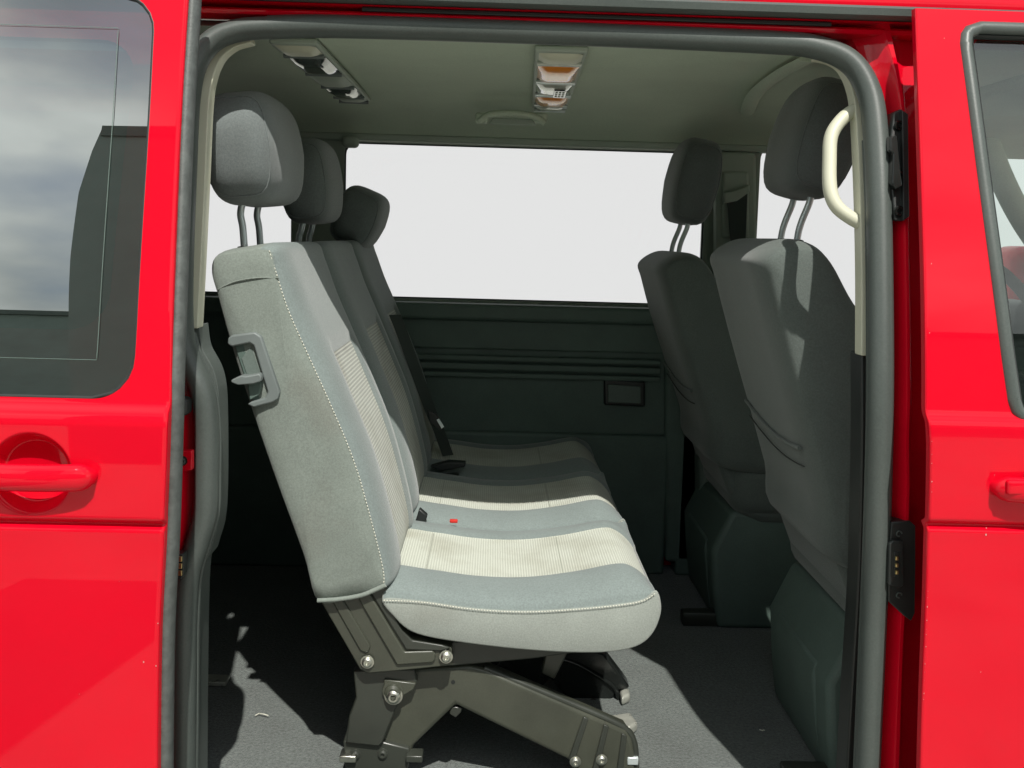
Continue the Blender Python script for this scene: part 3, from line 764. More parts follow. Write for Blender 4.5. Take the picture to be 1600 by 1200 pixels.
# ashtray / opener in its frame
ar = [(944, 592), (1008, 596), (1008, 636), (944, 633)]
fr = pprism('ashtray', ar, 2.975, 0.03, 'black_plastic', van, 0.006, 3)
pprism('ashtray_lid', [(950, 601), (1002, 604), (1002, 631), (950, 629)], 2.966, 0.02, 'plastic_mid', fr, 0.004, 3)
# far B pillar trim, belt and lower post
pprism('far_pillar_trim', [(1118, 236), (1182, 238), (1184, 380), (1178, 480), (1120, 480)], 2.955, 0.055, 'pale_trim', van, 0.012, 3)
pprism('belt_cover', [(1130, 268), (1170, 268), (1172, 374), (1128, 372)], 2.945, 0.02, 'pale_trim', van, 0.008, 3)
pprism('belt_guide', [(1132, 300), (1150, 297), (1172, 288), (1172, 300), (1152, 314), (1132, 318)], 2.925, 0.03, 'pale_trim', van, 0.005, 3)
pprism('seat_belt', [(1136, 316), (1168, 302), (1164, 400), (1160, 520), (1140, 520), (1144, 400)], 2.93, 0.003, 'belt', van, 0)
pprism('far_pillar_lower', [(1040, 470), (1180, 470), (1175, 700), (1165, 880), (1040, 880)], 2.96, 0.05, 'plastic', van, 0.015, 3)
pprism('far_step_trim', [(1094, 655), (1170, 655), (1166, 800), (1156, 906), (1094, 902)], 2.88, 0.1, 'plastic_mid', van, 0.02, 4)
# front-cab far side seen through front door glass
ap = catmull([P(x, y, 2.92) for x, y in [(1530, 185), (1562, 272), (1602, 350), (1660, 430)]], 8)
tube('windscreen_pillar', ap, 0.03, 'headliner', van, n=12, upv=(0, 1, 0), rx=0.036)
box('far_front_door_panel', (0.60, 2.96, 0.0), (2.0, 3.04, 0.838), 'plastic', van, 0.01)
rounded_box('dashboard', (1.78, 2.35, 0.70), (0.42, 1.25, 0.34), 0.09, 'plastic', van)
rounded_box('sun_visor', PZ(1600, 150, 1.36), (0.20, 0.42, 0.025), 0.01, 'headliner', van)
sw = Vector((1.42, 2.62, 0.86)); ring = []
for k in range(28):
    a = 2*math.pi*k/28; ring.append(sw+Vector((-math.sin(R(28))*math.sin(a)*0.19, math.cos(a)*0.19, math.cos(R(28))*math.sin(a)*0.19)))
sg = tube('steering_wheel', ring, 0.016, 'black_plastic', van, n=8, closed=True)
rounded_box('wheel_hub', sw+Vector((0.03, 0, 0)), (0.07, 0.15, 0.13), 0.03, 'black_plastic', sg)
rounded_box('far_door_mirror', P(1592, 440, 3.22), (0.16, 0.2, 0.24), 0.06, 'red', van)
rounded_box('gap_blocker', (1.35, 2.36, 0.26), (0.62, 0.34, 0.50), 0.05, 'black_plastic', van)  # invented block that darkens the pale gap between the front seats
box('floor_rail', PZ(306, 1072, 0.003), PZ(360, 1060, 0.003)+Vector((0, 0.0, 0.01)), 'plate', van, 0.002)
# front end: windscreen, bulkhead and bonnet edge, rear end
mk('windscreen', [(1.72, 1.60, 1.40), (1.72, 2.98, 1.40), (2.35, 3.0, 0.85), (2.35, 1.50, 0.85)], [[0, 1, 2, 3]], 'glass_green', van, smooth=False)
box('front_bulkhead', (2.0, 1.46, -0.3), (2.40, 3.08, 0.84), 'red', van, 0.05)
box('tailgate', (-2.36, 1.46, -0.3), (-2.28, 3.08, 1.46), 'plastic', van, 0.02)
box('far_body_side', (-2.3, 3.075, -0.3), (2.1, 3.12, 0.835), 'red', van, 0.01)
# floor
fl = box('carpet_floor', (-2.28, 1.50, -0.10), (2.0, 3.06, 0.0), 'carpet', van, 0.0); fl['label'] = 'dark grey speckled carpet floor'
# near inner side of the quarter and the front door (linings)
box('quarter_blackout', (-2.28, 1.66, 0.0), (-0.57, 1.69, 1.40), 'black_plastic', van, 0.005)  # black sheet carried up past the window to keep the space dark
box('rear_wheel_box', (-1.9, 1.60, 0.0), (-0.95, 1.82, 0.34), 'plastic', van, 0.06, 4)
box('front_door_lining', (0.80, 1.47, -0.05), (1.9, 1.53, 0.80), 'plastic', van, 0.02)

# ------------------------------------------------------------------ seats
def padded(name, E, full, y0, y1, mats, parent, sr_=0.075, insert=None, dense=5, recess=0.008, cap_bulge=0.008, cap='centre'):
    """side outline E (list of (x, z)) swept across the seat; the outline swells from E to `full` within sr_ of each side"""
    Es = catmull([Vector((x, 0, z)) for x, z in E], dense, True)
    Fs = catmull([Vector((x, 0, z)) for x, z in full], dense, True)
    n = len(Es); w = y1-y0
    st = [0, 0.002, 0.006, 0.013, 0.023, 0.036, 0.052, 0.070, 0.086]
    ins0 = 0.098
    lat = st+[ins0, ins0+0.006, ins0+0.03, w*0.36]
    lat = [a for a in lat if a < w/2-0.005]
    lat = lat+[w/2]+[w-a for a in reversed(lat)]
    cen = sum(Fs, Vector())/n
    rows = []
    for s_ in lat:
        d = min(s_, w-s_); k = 1 if d >= sr_ else math.sqrt(max(0, 1-(1-d/sr_)**2))
        ring = []
        for i in range(n):
            p = Es[i].lerp(Fs[i], k)
            if insert and insert(i/dense) and d > ins0-0.002:
                t_ = (Fs[(i+1) % n]-Fs[i-1]).normalized(); nn = Vector((-t_.z, 0, t_.x))
                if (cen-p).dot(nn) < 0: nn = -nn
                g_ = recess*(1 if d > ins0+0.004 else 0.9)
                p = p+nn*g_
            ring.append(Vector((p.x, y0+s_, p.z)))
        rows.append(ring)
    v = [q for r_ in rows for q in r_]; f = []; mi = []
    for a in range(len(rows)-1):
        sm = (lat[a]+lat[a+1])/2; d = min(sm, w-sm)
        for i in range(n):
            f.append([a*n+i, a*n+(i+1) % n, (a+1)*n+(i+1) % n, (a+1)*n+i])
            j = (i+0.5)/dense
            mi.append(2 if (insert and insert(j) and d > ins0) else (1 if mats[1] and d > 0.0005 and facing(j, insert) else 0))
    for side in (0, len(rows)-1):
        base = side*n; c = sum(Es, Vector())/n; yy = (y0-cap_bulge) if side == 0 else (y1+cap_bulge)
        ring = []
        prev = base
        area = sum(Es[i].x*Es[(i+1) % n].z-Es[(i+1) % n].x*Es[i].z for i in range(n))
        for q, (sc, by) in enumerate(((0.0015, 0.12), (0.003, 0.2)) if cap == 'inset' else ((0.9, 0.55), (0.6, 0.9))):
            k = len(v)
            for i in range(n):
                if cap == 'inset':
                    t_ = (Es[(i+1) % n]-Es[i-1]).normalized(); nn = Vector((-t_.z, 0, t_.x))
                    if area < 0: nn = -nn
                    p = Es[i]+nn*sc
                else: p = c.lerp(Es[i], sc)
                v.append(Vector((p.x, lerp(y0 if side == 0 else y1, yy, by), p.z)))
            for i in range(n):
                f.append([prev+i, prev+(i+1) % n, k+(i+1) % n, k+i]); mi.append(0)
            prev = k
        if cap == 'inset':          # lace the upper edge to the lower edge
            top_ = [i % n for i in range(-dense//2, 8*dense-dense//2-1)]; m_ = len(top_)
            low_ = [(top_[0]-1-i) % n for i in range(n-m_)]
            for i in range(max(m_, len(low_))-1):
                a, b_ = min(i, m_-1), min(i+1, m_-1); c_, d_ = min(i, len(low_)-1), min(i+1, len(low_)-1)
                q = [prev+top_[a], prev+top_[b_], prev+low_[d_], prev+low_[c_]]
                q = [x for i_, x in enumerate(q) if x not in q[:i_]]
                f.append(q); mi.append(0)
        else:
            k = len(v); v.append(Vector((c.x, yy, c.z)))
            for i in range(n): f.append([prev+i, prev+(i+1) % n, k]); mi.append(0)
    return mk(name, v, f, mats, parent, midx=mi)
FACE = None
def facing(j, insert):
    return FACE[0] <= j <= FACE[1] if FACE else False

Y0 = 1.685
pxz = lambda x, y, Y=1.70: (P(x, y, Y).x, P(x, y, Y).z)
# --- rear seat side outlines traced on the near side plane
BE = [pxz(*q) for q in [(500, 934), (478, 862), (440, 757), (402, 647), (368, 540), (347, 465), (336, 426), (343, 403), (382, 395), (424, 391), (433, 420), (453, 482), (482, 548), (520, 632), (556, 720), (582, 810), (601, 890), (598, 914), (552, 928)]]
BO = [(0, 0), (-.006, 0), (-.008, 0), (-.008, 0), (-.008, 0), (-.008, .002), (-.006, .006), (-.003, .010), (0, .012), (.012, .012), (.022, .008), (.026, .006), (.026, .006), (.024, .005), (.024, .004), (.024, .004), (.022, 0), (.012, -.004), (0, 0)]
BF = [(a[0]+b[0], a[1]+b[1]) for a, b in zip(BE, BO)]
CE = [pxz(*q) for q in [(600, 932), (660, 935), (740, 946), (820, 950), (900, 946), (970, 939), (1004, 932), (1024, 919), (1031, 948), (1019, 984), (992, 1006), (940, 1015), (850, 1013), (740, 1002), (652, 986), (615, 958)]]
CO = [(0, .030), (0, .029), (0, .029), (0, .031), (0, .037), (-.002, .044), (-.010, .030), (-.002, -.010), (.004, -.004), (.002, -.002), (0, -.004), (0, -.004), (0, -.004), (0, -.003), (0, 0), (0, 0)]
CF = [(a[0]+b[0], a[1]+b[1]) for a, b in zip(CE, CO)]
def headrest(parent, c, size, tilt, mat_, posts, name='head_restraint', post_end=None, lean=0.0, seg=6, taper=0.86):
    """pillow: rounded block, narrower at the bottom, with a crowned top, plus two bent steel posts"""
    bm = bmesh.new(); bmesh.ops.create_cube(bm, size=1)
    bmesh.ops.subdivide_edges(bm, edges=bm.edges[:], cuts=9, use_grid_fill=True)
    vs_ = []
    rot = Matrix.Rotation(tilt, 3, 'Y')
    for q in bm.verts:
        x, y, z = q.co*2
        # superellipsoid mapping
        e = 4.2
        l = (abs(x)**e+abs(y)**e+abs(z)**e)**(1/e)
        x, y, z = x/l, y/l, z/l
        ty = lerp(taper, 1, min(1, (z+1)/1.3))
        yy = y*ty*(1-0.10*max(0, z)**2)
        zz = z+0.05*(1-y*y)
        xx = x*(1-0.12*abs(z)) + 0.16*z*z*0
        vs_.append(rot @ Vector((xx*size[0]/2, yy*size[1]/2, zz*size[2]/2)))
    f = [[w_.index for w_ in p.verts] for p in bm.faces]; bm.free()
    h = mk(name, [p+Vector(c) for p in vs_], f, mat_, parent)
    # seam piping round the side panel
    for sgn in (-1, 1):
        loop = []
        for k in range(40):
            a = 2*math.pi*k/40; ca, sa = math.cos(a), math.sin(a)
            e = 4.2; l = (abs(ca)**e+abs(sa)**e)**(1/e)
            # point on the surface at lateral 0.74
            yv = 0.86; kk = (1-yv**e)**(1/e); xv, zv = ca/l*kk, sa/l*kk
            ty = lerp(taper, 1, min(1, (zv+1)/1.3))
            p = Vector((xv*(1-0.12*abs(zv))*size[0]/2, sgn*yv*ty*(1-0.10*max(0, zv)**2)*size[1]/2, (zv+0.05*(1-yv*yv))*size[2]/2))
            loop.append(rot @ p + Vector(c))
        tube('seam', loop, 0.0016, mat_, h, n=6, closed=True)
    for q in posts:
        tube('post', catmull([Vector(w_) for w_ in q], 8), 0.0068, 'chrome', h, n=12)
    return h
def rear_seat(parent, dy, head_c, head_tilt, post_len, buckle=True, head_size=(0.125, 0.30, 0.200)):
    global FACE
    w = 0.425
    FACE = (8.6, 16.9)
    b_ = padded('backrest', BE, BF, Y0+dy, Y0+dy+w, ['fabric', 'fabric_b', 'rib_b'], parent, sr_=0.07, insert=lambda j: 12.2 <= j <= 16.6, recess=0.007)
    FACE = (-1, 7.6)
    def ins(j): return j <= 7.1 or j > 15.6
    c_ = padded('seat_cushion', CE, CF, Y0+dy+0.004, Y0+dy+w+0.006, ['fabric_c', 'fabric_b', 'rib_c'], parent, sr_=0.085, insert=lambda j: 0.0 <= j <= 7.8, recess=0.006, cap='inset')
    # stitching along the side seams
    sb = catmull([Vector((x, Y0+dy-0.0012, z)) for x, z in BE[9:18]], 10)
    stitches('stitching', sb, b_)
    sc_ = catmull([Vector((x+0.0005, Y0+dy-0.0012, z-0.0010)) for x, z in CE[0:8]], 10)
    stitches('stitching', sc_, c_, pitch=0.0052, length=0.0036)
    # cross seam at the shoulder of the side panel
    q = catmull([Vector((P(x, y, 1.683).x, Y0+dy-0.003-0.004*(i in (1, 2)), P(x, y, 1.683).z)) for i, (x, y) in enumerate([(341, 452), (368, 440), (400, 434), (436, 434)])], 8)
    tube('seam', q, 0.0013, 'fabric', b_, n=6)
    # seams across the cushion insert
    CFs = catmull([Vector((x, 0, z)) for x, z in CF], 5, True)
    for i in (5, 19):
        q0 = CFs[i]
        tube('insert_seam', [Vector((q0.x, Y0+dy+0.10+k*0.028, q0.z-0.0061)) for k in range(9)], 0.0011, 'seam_pale', c_, n=6)
    # piping at the foot of the backrest
    pp = catmull([Vector((P(x, y, 1.69).x, Y0+dy-0.002, P(x, y, 1.69).z)) for x, y in [(497, 936), (530, 934), (565, 928), (590, 918), (603, 912)]], 8)
    tube('hem', pp, 0.0042, 'fabric', b_, n=8)
    # head restraint with posts
    hc_ = Vector(head_c)
    top = P(395, 392, 1.9).z
    posts = []
    for s_ in (-0.062, 0.062):
        bx = head_c[0]-0.008; zb = head_c[2]-0.085
        posts.append([(bx, hc_.y+s_, zb), (bx-0.006, hc_.y+s_, zb-0.03), (bx-0.002+(P(400, 392, 1.9).x-bx)*0.45, hc_.y+s_, lerp(zb, top, 0.6)), (P(392, 392, 1.9).x+0.012, hc_.y+s_, top-0.03)])
    headrest(parent, hc_, head_size, head_tilt, 'fabric_head_rear', posts)
    for s_ in (-0.062, 0.062):
        c = Vector((P(392, 392, 1.9).x+0.010, hc_.y+s_, top+0.004))
        rounded_box('post_guide', c, (0.024, 0.024, 0.012), 0.004, 'black_plastic', parent, seg=2)
    return b_, c_

near = empty('folding_seat', (P(760, 1100, 1.9).x, 1.9, 0), 'single grey fabric rear seat nearest the open door, with metal folding frame', 'seat', 'rear row seats')
nb, ncush = rear_seat(near, 0.0, (P(401, 241, 1.875).x, 1.875, P(401, 241, 1.875).z), R(-6), 0.07, head_size=(0.142, 0.365, 0.208))
# recline handle on the backrest side
hY = 1.668
hf = prism('handle_frame', [P(x, y, hY) for x, y in [(356, 528), (362, 524), (398, 519), (408, 526), (437, 612), (434, 624), (426, 629), (396, 637), (386, 632), (392, 628), (414, 622), (418, 612), (396, 540), (390, 536), (362, 542), (355, 538)]], (0, 0.03, 0), 'plastic_grey', near, 0.003, 3)
hf['label'] = 'grey plastic recline handle surround on the backrest side'
prism('handle_pocket', [P(x, y, 1.679) for x, y in [(366, 538), (394, 534), (420, 610), (412, 628), (396, 630)]], (0, 0.03, 0), 'plastic', hf, 0.001)
prism('handle_back', [P(x, y, 1.6775) for x, y in [(377, 560), (393, 540), (414, 602), (386, 588)]], (0, 0.004, 0), 'plastic_mid', hf, 0.001)
prism('recline_lever', [P(x, y, 1.655) for x, y in [(361, 594), (377, 587), (384, 588), (405, 584), (408, 588), (408, 596), (396, 600), (372, 602), (361, 598)]], (0, 0.03, 0), 'plastic_grey', hf, 0.003, 3)
prism('lever_arm', [P(x, y, 1.672) for x, y in [(386, 598), (408, 592), (409, 606), (404, 618), (390, 626)]], (0, 0.02, 0), 'plastic', hf, 0.002)
# steel frame under the near seat
FY = 1.700
sp = pprism('side_bracket', [(492, 925), (604, 905), (612, 950), (626, 982), (642, 1000), (690, 1007), (706, 1012), (707, 1040), (640, 1047), (574, 1053), (562, 1046), (546, 1018)], FY, 0.05, 'metal', near, 0.0025)
# pressed ribs
pprism('pressed_rib', [(516, 936), (534, 934), (579, 1010), (577, 1018), (570, 1021), (562, 1017)], FY-0.004, 0.008, 'metal', sp, 0.003, 3)
pprism('pressed_rib', [(556, 930), (576, 925), (632, 1019), (676, 1017), (680, 1022), (680, 1032), (676, 1036), (620, 1040)], FY-0.006, 0.008, 'metal', sp, 0.003, 3)
pprism('raised_edge', [(576, 922), (602, 908), (612, 952), (628, 985), (644, 1001), (690, 1008), (704, 1013), (690, 1018), (634, 1016)], FY-0.005, 0.008, 'metal_dk', sp, 0.003, 3)
screw(574, 1034, FY-0.004, 0.0098, near); screw(697, 1026, FY-0.006, 0.0098, near)
pprism('seat_rail', [(640, 1000), (890, 1006), (1000, 1000), (930, 1016), (830, 1030), (706, 1041), (640, 1040)], FY+0.03, 0.02, 'metal_dk', near, 0.003)
pprism('seat_pan', [(618, 960), (1000, 985), (985, 1006), (850, 1010), (640, 990)], 1.72, 0.36, 'metal_dk', near, 0.004)
# folding leg: two-legged plate
lg = pprism('folding_leg', [(610, 1046), (734, 1040), (760, 1047), (978, 1141), (988, 1156), (993, 1185), (993, 1275), (905, 1275), (892, 1190), (712, 1102), (646, 1166), (618, 1275), (556, 1275), (590, 1160)], 1.742, 0.045, 'metal', near, 0.008, 4)
pprism('hinge_plate', [(552, 1048), (596, 1046), (648, 1046), (652, 1068), (628, 1090), (618, 1110), (598, 1160), (592, 1167), (540, 1161), (545, 1120), (556, 1090)], 1.722, 0.022, 'metal_dk', near, 0.003)
pprism('leg_foot', [(536, 1158), (600, 1160), (640, 1170), (628, 1275), (546, 1275)], 1.732, 0.06, 'metal_dk', near, 0.003)
pprism('hinge_ear', [(600, 1062), (650, 1068), (646, 1078), (626, 1090), (622, 1098), (606, 1098), (600, 1085)], 1.716, 0.012, 'metal', near, 0.002)
screw(615, 1087, 1.714, 0.0135, near, 'pivot_bolt'); screw(614, 1080, 1.7175, 0.0155, near, 'pivot_washer', 'metal')
c = P(708, 1066, 1.7415); ring = [c+Vector((math.cos(2*math.pi*k/14)*0.004, 0, math.sin(2*math.pi*k/14)*0.004)) for k in range(14)]
prism('leg_hole', ring, (0, 0.001, 0), 'rubber_dark', lg, 0)
pprism('leg_tab', [(705, 1104), (722, 1106), (720, 1114), (712, 1122), (702, 1116)], 1.75, 0.01, 'metal_dk', lg, 0.002)
# front foot casting with ribs and bolts
for (xa, ya, xb, yb) in ((912, 1130, 892, 1190), (944, 1142, 928, 1210), (972, 1156, 966, 1220)):
    pprism('foot_rib', [(xa, ya-10), (xa+8, ya-6), (xb+6, yb), (xb-4, yb-3)], 1.7375, 0.006, 'metal_dk', lg, 0.002)
ed = catmull([P(x, y, 1.752) for x, y in [(756, 1044), (860, 1086), (950, 1124), (978, 1140), (989, 1156), (993, 1185), (994, 1260)]], 8)
tube('rolled_edge', ed, 0.007, 'metal_dk', lg, n=10)
for (x, y) in ((899, 1190), (940, 1187)): screw(x, y, 1.738, 0.0085, near)
for (x, y) in ((555, 1179), (598, 1178)): screw(x, y, 1.732, 0.0085, near, mat_='metal_dk')
box('floor_latch', P(530, 1192, 1.72), P(556, 1182, 1.72)+Vector((0, 0.03, 0)), 'zinc', near, 0.002)
box('floor_latch', P(634, 1192, 1.72), P(660, 1182, 1.72)+Vector((0, 0.03, 0)), 'metal_dk', near, 0.002)
box('floor_latch', P(980, 1196, 1.74), P(998, 1184, 1.74)+Vector((0, 0.03, 0)), 'chrome', near, 0.002)
pprism('cross_tube', [(856, 1006), (892, 1010), (866, 1062), (846, 1052)], 1.80, 0.02, 'metal', near, 0.003)

# --- two-seat bench behind it
bench = empty('rear_bench', (P(760, 1000, 2.55).x, 2.55, 0), 'two-seat grey fabric rear bench beyond the single seat, in shade', 'bench seat', 'rear row seats')
rear_seat(bench, 0.445, (P(488, 288, 2.345).x, 2.345, P(488, 288, 2.345).z), R(-6), 0.04)
rear_seat(bench, 0.878, (P(563, 342, 2.78).x, 2.78, P(563, 342, 2.78).z), R(22), 0.0, head_size=(0.135, 0.30, 0.17))
# bench frame feet
pprism('bench_side_frame', [(640, 960), (960, 985), (985, 1000), (900, 1045), (700, 1040), (560, 1040), (520, 950)], 2.17, 0.03, 'metal_black', bench, 0.004)
bl = pprism('bench_leg', [(800, 1000), (895, 1005), (945, 1022), (985, 1075), (968, 1080), (950, 1100), (938, 1112), (885, 1090), (860, 1060), (780, 1150), (700, 1150)], 2.135, 0.05, 'metal_black', bench, 0.006, 3)
tube('bench_leg_rim', catmull([P(x, y, 2.132) for x, y in [(876, 1030), (905, 1040), (940, 1060), (960, 1075), (968, 1098)]], 6), 0.005, 'metal_black', bl, n=8)
tube('bench_leg_rim', catmull([P(x, y, 2.16) for x, y in [(900, 1008), (938, 1020), (952, 1034), (956, 1056)]], 6), 0.008, 'metal_black', bl, n=8)
def latch_foot(q, Y0_, Y1_):
    pts = [PZ(x, y, 0.022) for x, y in q]
    return prism('floor_latch_plate', pts, (0, 0, -0.022), 'plate', bench, 0.006, 3)
latch_foot([(940, 1118), (985, 1112), (997, 1128), (985, 1136), (945, 1130)], 0, 0)
latch_foot([(968, 1078), (982, 1072), (985, 1084), (972, 1090)], 0, 0)
tube('latch_bar', [P(952, 1106, 2.12), P(976, 1104, 2.12)], 0.0085, 'zinc', bench, n=12)
screw(927, 1098, 2.13, 0.008, bench, mat_='metal_dk')
# buckle with red button between near seat and bench, webbing and tongues on the bench
pprism('buckle', [(655, 795), (668, 806), (662, 824), (648, 818)], 2.11, 0.02, 'black_plastic', bench, 0.003)
rounded_box('buckle_button', P(709, 814, 2.118), (0.018, 0.012, 0.007), 0.002, 'red_button', bench, seg=2)
wb = [P(617, 492, 2.60), P(628, 520, 2.62), P(650, 580, 2.64), P(672, 640, 2.67), P(684, 668, 2.70), P(700, 712, 2.72)]
def webbing(name, pts, w, parent, mat_='belt'):
    pts = catmull(pts, 6); v = []; f = []
    for i, p in enumerate(pts):
        v += [p+Vector((-w*0.5, -0.01, 0)), p+Vector((w*0.5, 0.012, 0)), p+Vector((w*0.5, 0.0145, 0)), p+Vector((-w*0.5, -0.0075, 0))]
    for i in range(len(pts)-1):
        for j in range(4): f.append([i*4+j, i*4+(j+1) % 4, i*4+4+(j+1) % 4, i*4+4+j])
    return mk(name, v, f, mat_, parent, angle=40)
webbing('belt_webbing', wb, 0.03, bench)
pprism('belt_tongue', [(668, 640), (682, 648), (694, 670), (688, 674), (672, 660)], 2.58, 0.012, 'black_plastic', bench, 0.002)
pprism('tongue_plate', [(682, 656), (686, 654), (694, 667), (690, 670)], 2.575, 0.003, 'chrome', bench, 0.0005)
for q in ([(672, 730), (700, 722), (728, 724), (726, 730), (690, 736)], [(670, 744), (716, 742), (718, 750), (676, 752)]):
    pprism('buckle', q, 2.55, 0.035, 'black_plastic', bench, 0.003)

# --- front seats (seen from behind)
def front_seat(root, dx, dy, dz, head, hsize, htilt):
    w = 0.46; y0 = 1.735+dy
    rear = [P(x, y, 1.74) for x, y in [(1212, 384), (1219, 420), (1240, 505), (1263, 600), (1288, 700), (1312, 800), (1336, 890)]]
    r_ = [(p.x+dx, p.z+dz*min(1, max(0, (p.z-0.5)/0.4))) for p in rear]
    zt = r_[0][1]
    E = r_[::-1] + [(r_[0][0]+0.02, zt+0.018), (r_[0][0]+0.07, zt+0.018), (r_[0][0]+0.105, zt-0.01), (r_[1][0]+0.13, r_[1][1]-0.03), (r_[2][0]+0.16, r_[2][1]), (r_[3][0]+0.17, r_[3][1]), (r_[4][0]+0.18, r_[4][1]), (r_[5][0]+0.19, r_[5][1]), (r_[6][0]+0.20, r_[6][1])]
    n = len(E)
    full = []
    for i, (x, z) in enumerate(E):
        if i < 7: full.append((x-0.028, z+(0.004 if i == 6 else 0)))
        elif i < 10: full.append((x, z+0.022))
        else: full.append((x+0.02, z))
    global FACE
    FACE = None
    b_ = padded('backrest', E, full, y0, y0+w, ['fabric_front', None or 'fabric_front', 'fabric_front'], root, sr_=0.085)
    # seam down the rear edge, map-pocket seam
    q = catmull([Vector((x-0.012, y0+0.012, z)) for x, z in r_], 8)
    tube('seam', q, 0.0014, 'seam', b_, n=6)
    pk = []
    for k in range(13):
        u = k/12; y = lerp(y0+0.045, y0+w-0.055, u); z = r_[4][1]+0.004-0.014*math.sin(math.pi*u)+0.030*u*u
        x = interp(sorted((zz, xx) for xx, zz in r_), z)-0.031
        pk.append(Vector((x, y, z)))
    tube('pocket_edge', pk, 0.004, 'fabric_front', b_, n=8)
    tube('seam', [p+Vector((0.010, 0, -0.035)) for p in pk], 0.0015, 'seam', b_, n=6)
    # seat cushion and base
    cz = 0.46; cx0 = r_[6][0]-0.02
    box_ = rounded_box('seat_cushion', (cx0+0.29, y0+w/2, cz-0.06), (0.52, w, 0.16), 0.05, 'fabric_front', root)
    lowr = [(r_[6][0]-0.035, r_[6][1]+0.03), (r_[6][0]+0.03, r_[6][1]-0.13), (r_[6][0]+0.10, 0.30), (r_[6][0]+0.40, 0.30), (r_[6][0]+0.42, 0.42), (r_[6][0]+0.10, r_[6][1]+0.02)]
    prism('backrest_skirt', [Vector((x, y0+0.02, z)) for x, z in lowr], (0, w-0.04, 0), 'fabric_front', root, 0.02, 3)
    sx = r_[6][0]
    prism('seat_base', [Vector((x, y0+0.03, z)) for x, z in [(sx-0.005, 0.0), (sx-0.02, 0.10), (sx-0.03, 0.22), (sx+0.02, 0.33), (sx+0.45, 0.34), (sx+0.45, 0.0)]], (0, w-0.06, 0), 'plastic', root, 0.015, 3)
    prism('base_cover', [Vector((x, y0+0.10, z)) for x, z in [(sx-0.012, 0.03), (sx-0.035, 0.20), (sx-0.03, 0.23), (sx+0.0, 0.24), (sx+0.0, 0.03)]], (0, w-0.2, 0), 'plastic', root, 0.008, 2)
    if dy == 0: rounded_box('recliner_knob', (sx+0.06, y0-0.01, cz-0.02), (0.07, 0.03, 0.07), 0.014, 'black_plastic', root)
    rounded_box('seat_rail', (sx+0.18, y0+0.06, 0.02), (0.56, 0.04, 0.04), 0.006, 'metal_dk', root, seg=2)
    hv = Vector(head); posts = []
    tz = zt+0.01
    for s_ in (-0.055, 0.055):
        posts.append([(hv.x-0.012, hv.y+s_, hv.z-hsize[2]*0.42), (hv.x-0.016, hv.y+s_, hv.z-hsize[2]*0.52), (hv.x-0.034, hv.y+s_, lerp(hv.z-hsize[2]*0.5, tz, 0.55)), (hv.x-0.040, hv.y+s_, tz-0.03)])
    headrest(root, hv, hsize, htilt, 'fabric_head', posts)
    for s_ in (-0.055, 0.055):
        rounded_box('post_guide', (hv.x-0.040, hv.y+s_, zt+0.036), (0.03, 0.03, 0.014), 0.005, 'black_plastic', root, seg=2)
    return b_
hp = P(1268, 224, 1.955)
fs = empty('front_seat', (0.85, 1.96, 0), 'shade-darkened grey fabric front passenger seat nearest the open door, seen from behind', 'seat', 'front row seats')
front_seat(fs, 0.0, 0.0, -0.03, hp, (0.13, 0.29, 0.235), R(14))
hp2 = P(1079, 288, 2.74)
ds = empty('front_seat', (0.80, 2.74, 0), 'shade-darkened grey fabric driver seat by the far wall, seen from behind', 'seat', 'front row seats')
front_seat(ds, -0.045, 0.785, -0.07, hp2, (0.13, 0.27, 0.24), R(10))
pprism('armrest_knob', [(1020, 412), (1030, 402), (1046, 400), (1046, 440), (1030, 436), (1019, 424)], 2.93, 0.03, 'black_plastic', ds, 0.006, 3)

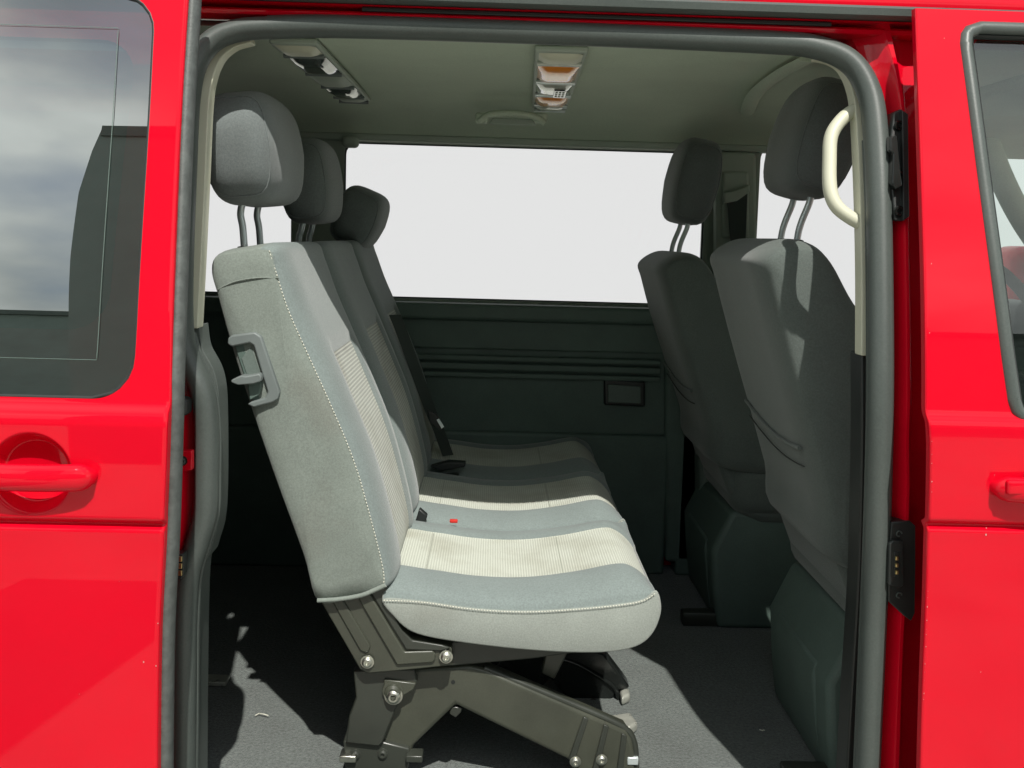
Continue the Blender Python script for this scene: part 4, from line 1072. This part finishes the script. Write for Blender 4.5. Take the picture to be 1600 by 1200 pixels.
# ------------------------------------------------------------------ reflected surroundings behind the camera
def mirror_pt(px, py, base, yk):
    # where the line of sight through a glass pixel goes after the pane, at the plane y = yk
    p = S(px, py, lambda z: base+tum(z)); d = (p-CAM).normalized()
    n = Vector((0, -1, (tum(p.z+.001)-tum(p.z-.001))/.002)).normalized()
    r_ = d-2*d.dot(n)*n
    return p+r_*((yk-p.y)/r_.y)
ban = empty('fabric_banner', (-2.2, -1.6, gz), 'tall dark fabric banner mirrored in the tinted window of the sliding door', 'banner')
bo = [mirror_pt(x, y, SD, -1.6) for x, y in [(110, 600), (106, 540), (106, 485), (109, 400), (122, 300), (143, 235), (160, 197), (235, 197), (296, 197)]]
bo.append(bo[-1]+Vector((0.7, 0, 0.0)))
bo = bo + [Vector((bo[-1].x, -1.6, gz+0.5)), Vector((bo[0].x, -1.6, gz+0.5))]
prism('banner_cloth', bo, (0, -0.02, 0), 'wall_dark', ban, 0)
hem = [mirror_pt(x, y, SD, -1.595) for x, y in [(160, 197), (296, 197), (296, 212), (157, 212)]]
hem[1].x += 0.7; hem[2].x += 0.7
prism('banner_hem', hem, (0, 0.012, 0), 'hedge', ban, 0)
tube('banner_pole', [Vector((bo[-2].x-0.3, -1.61, gz)), Vector((bo[-2].x-0.3, -1.61, bo[-3].z-0.1))], 0.02, 'metal_black', ban, n=8)
lw = empty('dark_building', (-6, -12, gz), 'long dark building mirrored along the bottom of the tinted window', 'building')
hz = mirror_pt(60, 487, SD, -12).z
box('wall', (-34, -16, gz), (26, -12, hz-0.15), 'wall_dark', lw, 0)
box('parapet', (-34.1, -16.1, hz-0.15), (26.1, -11.9, hz), 'hedge', lw, 0)

# ------------------------------------------------------------------ litter on the carpet
def fleck(px, py, r_, i):
    c = PZ(px, py, 0.004); n = 5; pts = [c+Vector((k*r_*0.6+random.uniform(-.3, .3)*r_, random.uniform(-1, 1)*r_*0.6, 0.001+random.random()*0.003)) for k in range(n)]
    o = tube('lint', pts, 0.0013, 'thread', None, n=5)
    return o
for i, (x, y, r_, lab) in enumerate([(398, 1118, 0.012, 'pale scrap of lint on sunlit carpet left of the seat frame'), (1187, 1142, 0.004, 'tiny pale fleck on shaded carpet near the front seat')]):
    o = fleck(x, y, r_, i); o['label'] = lab; o['category'] = 'lint'
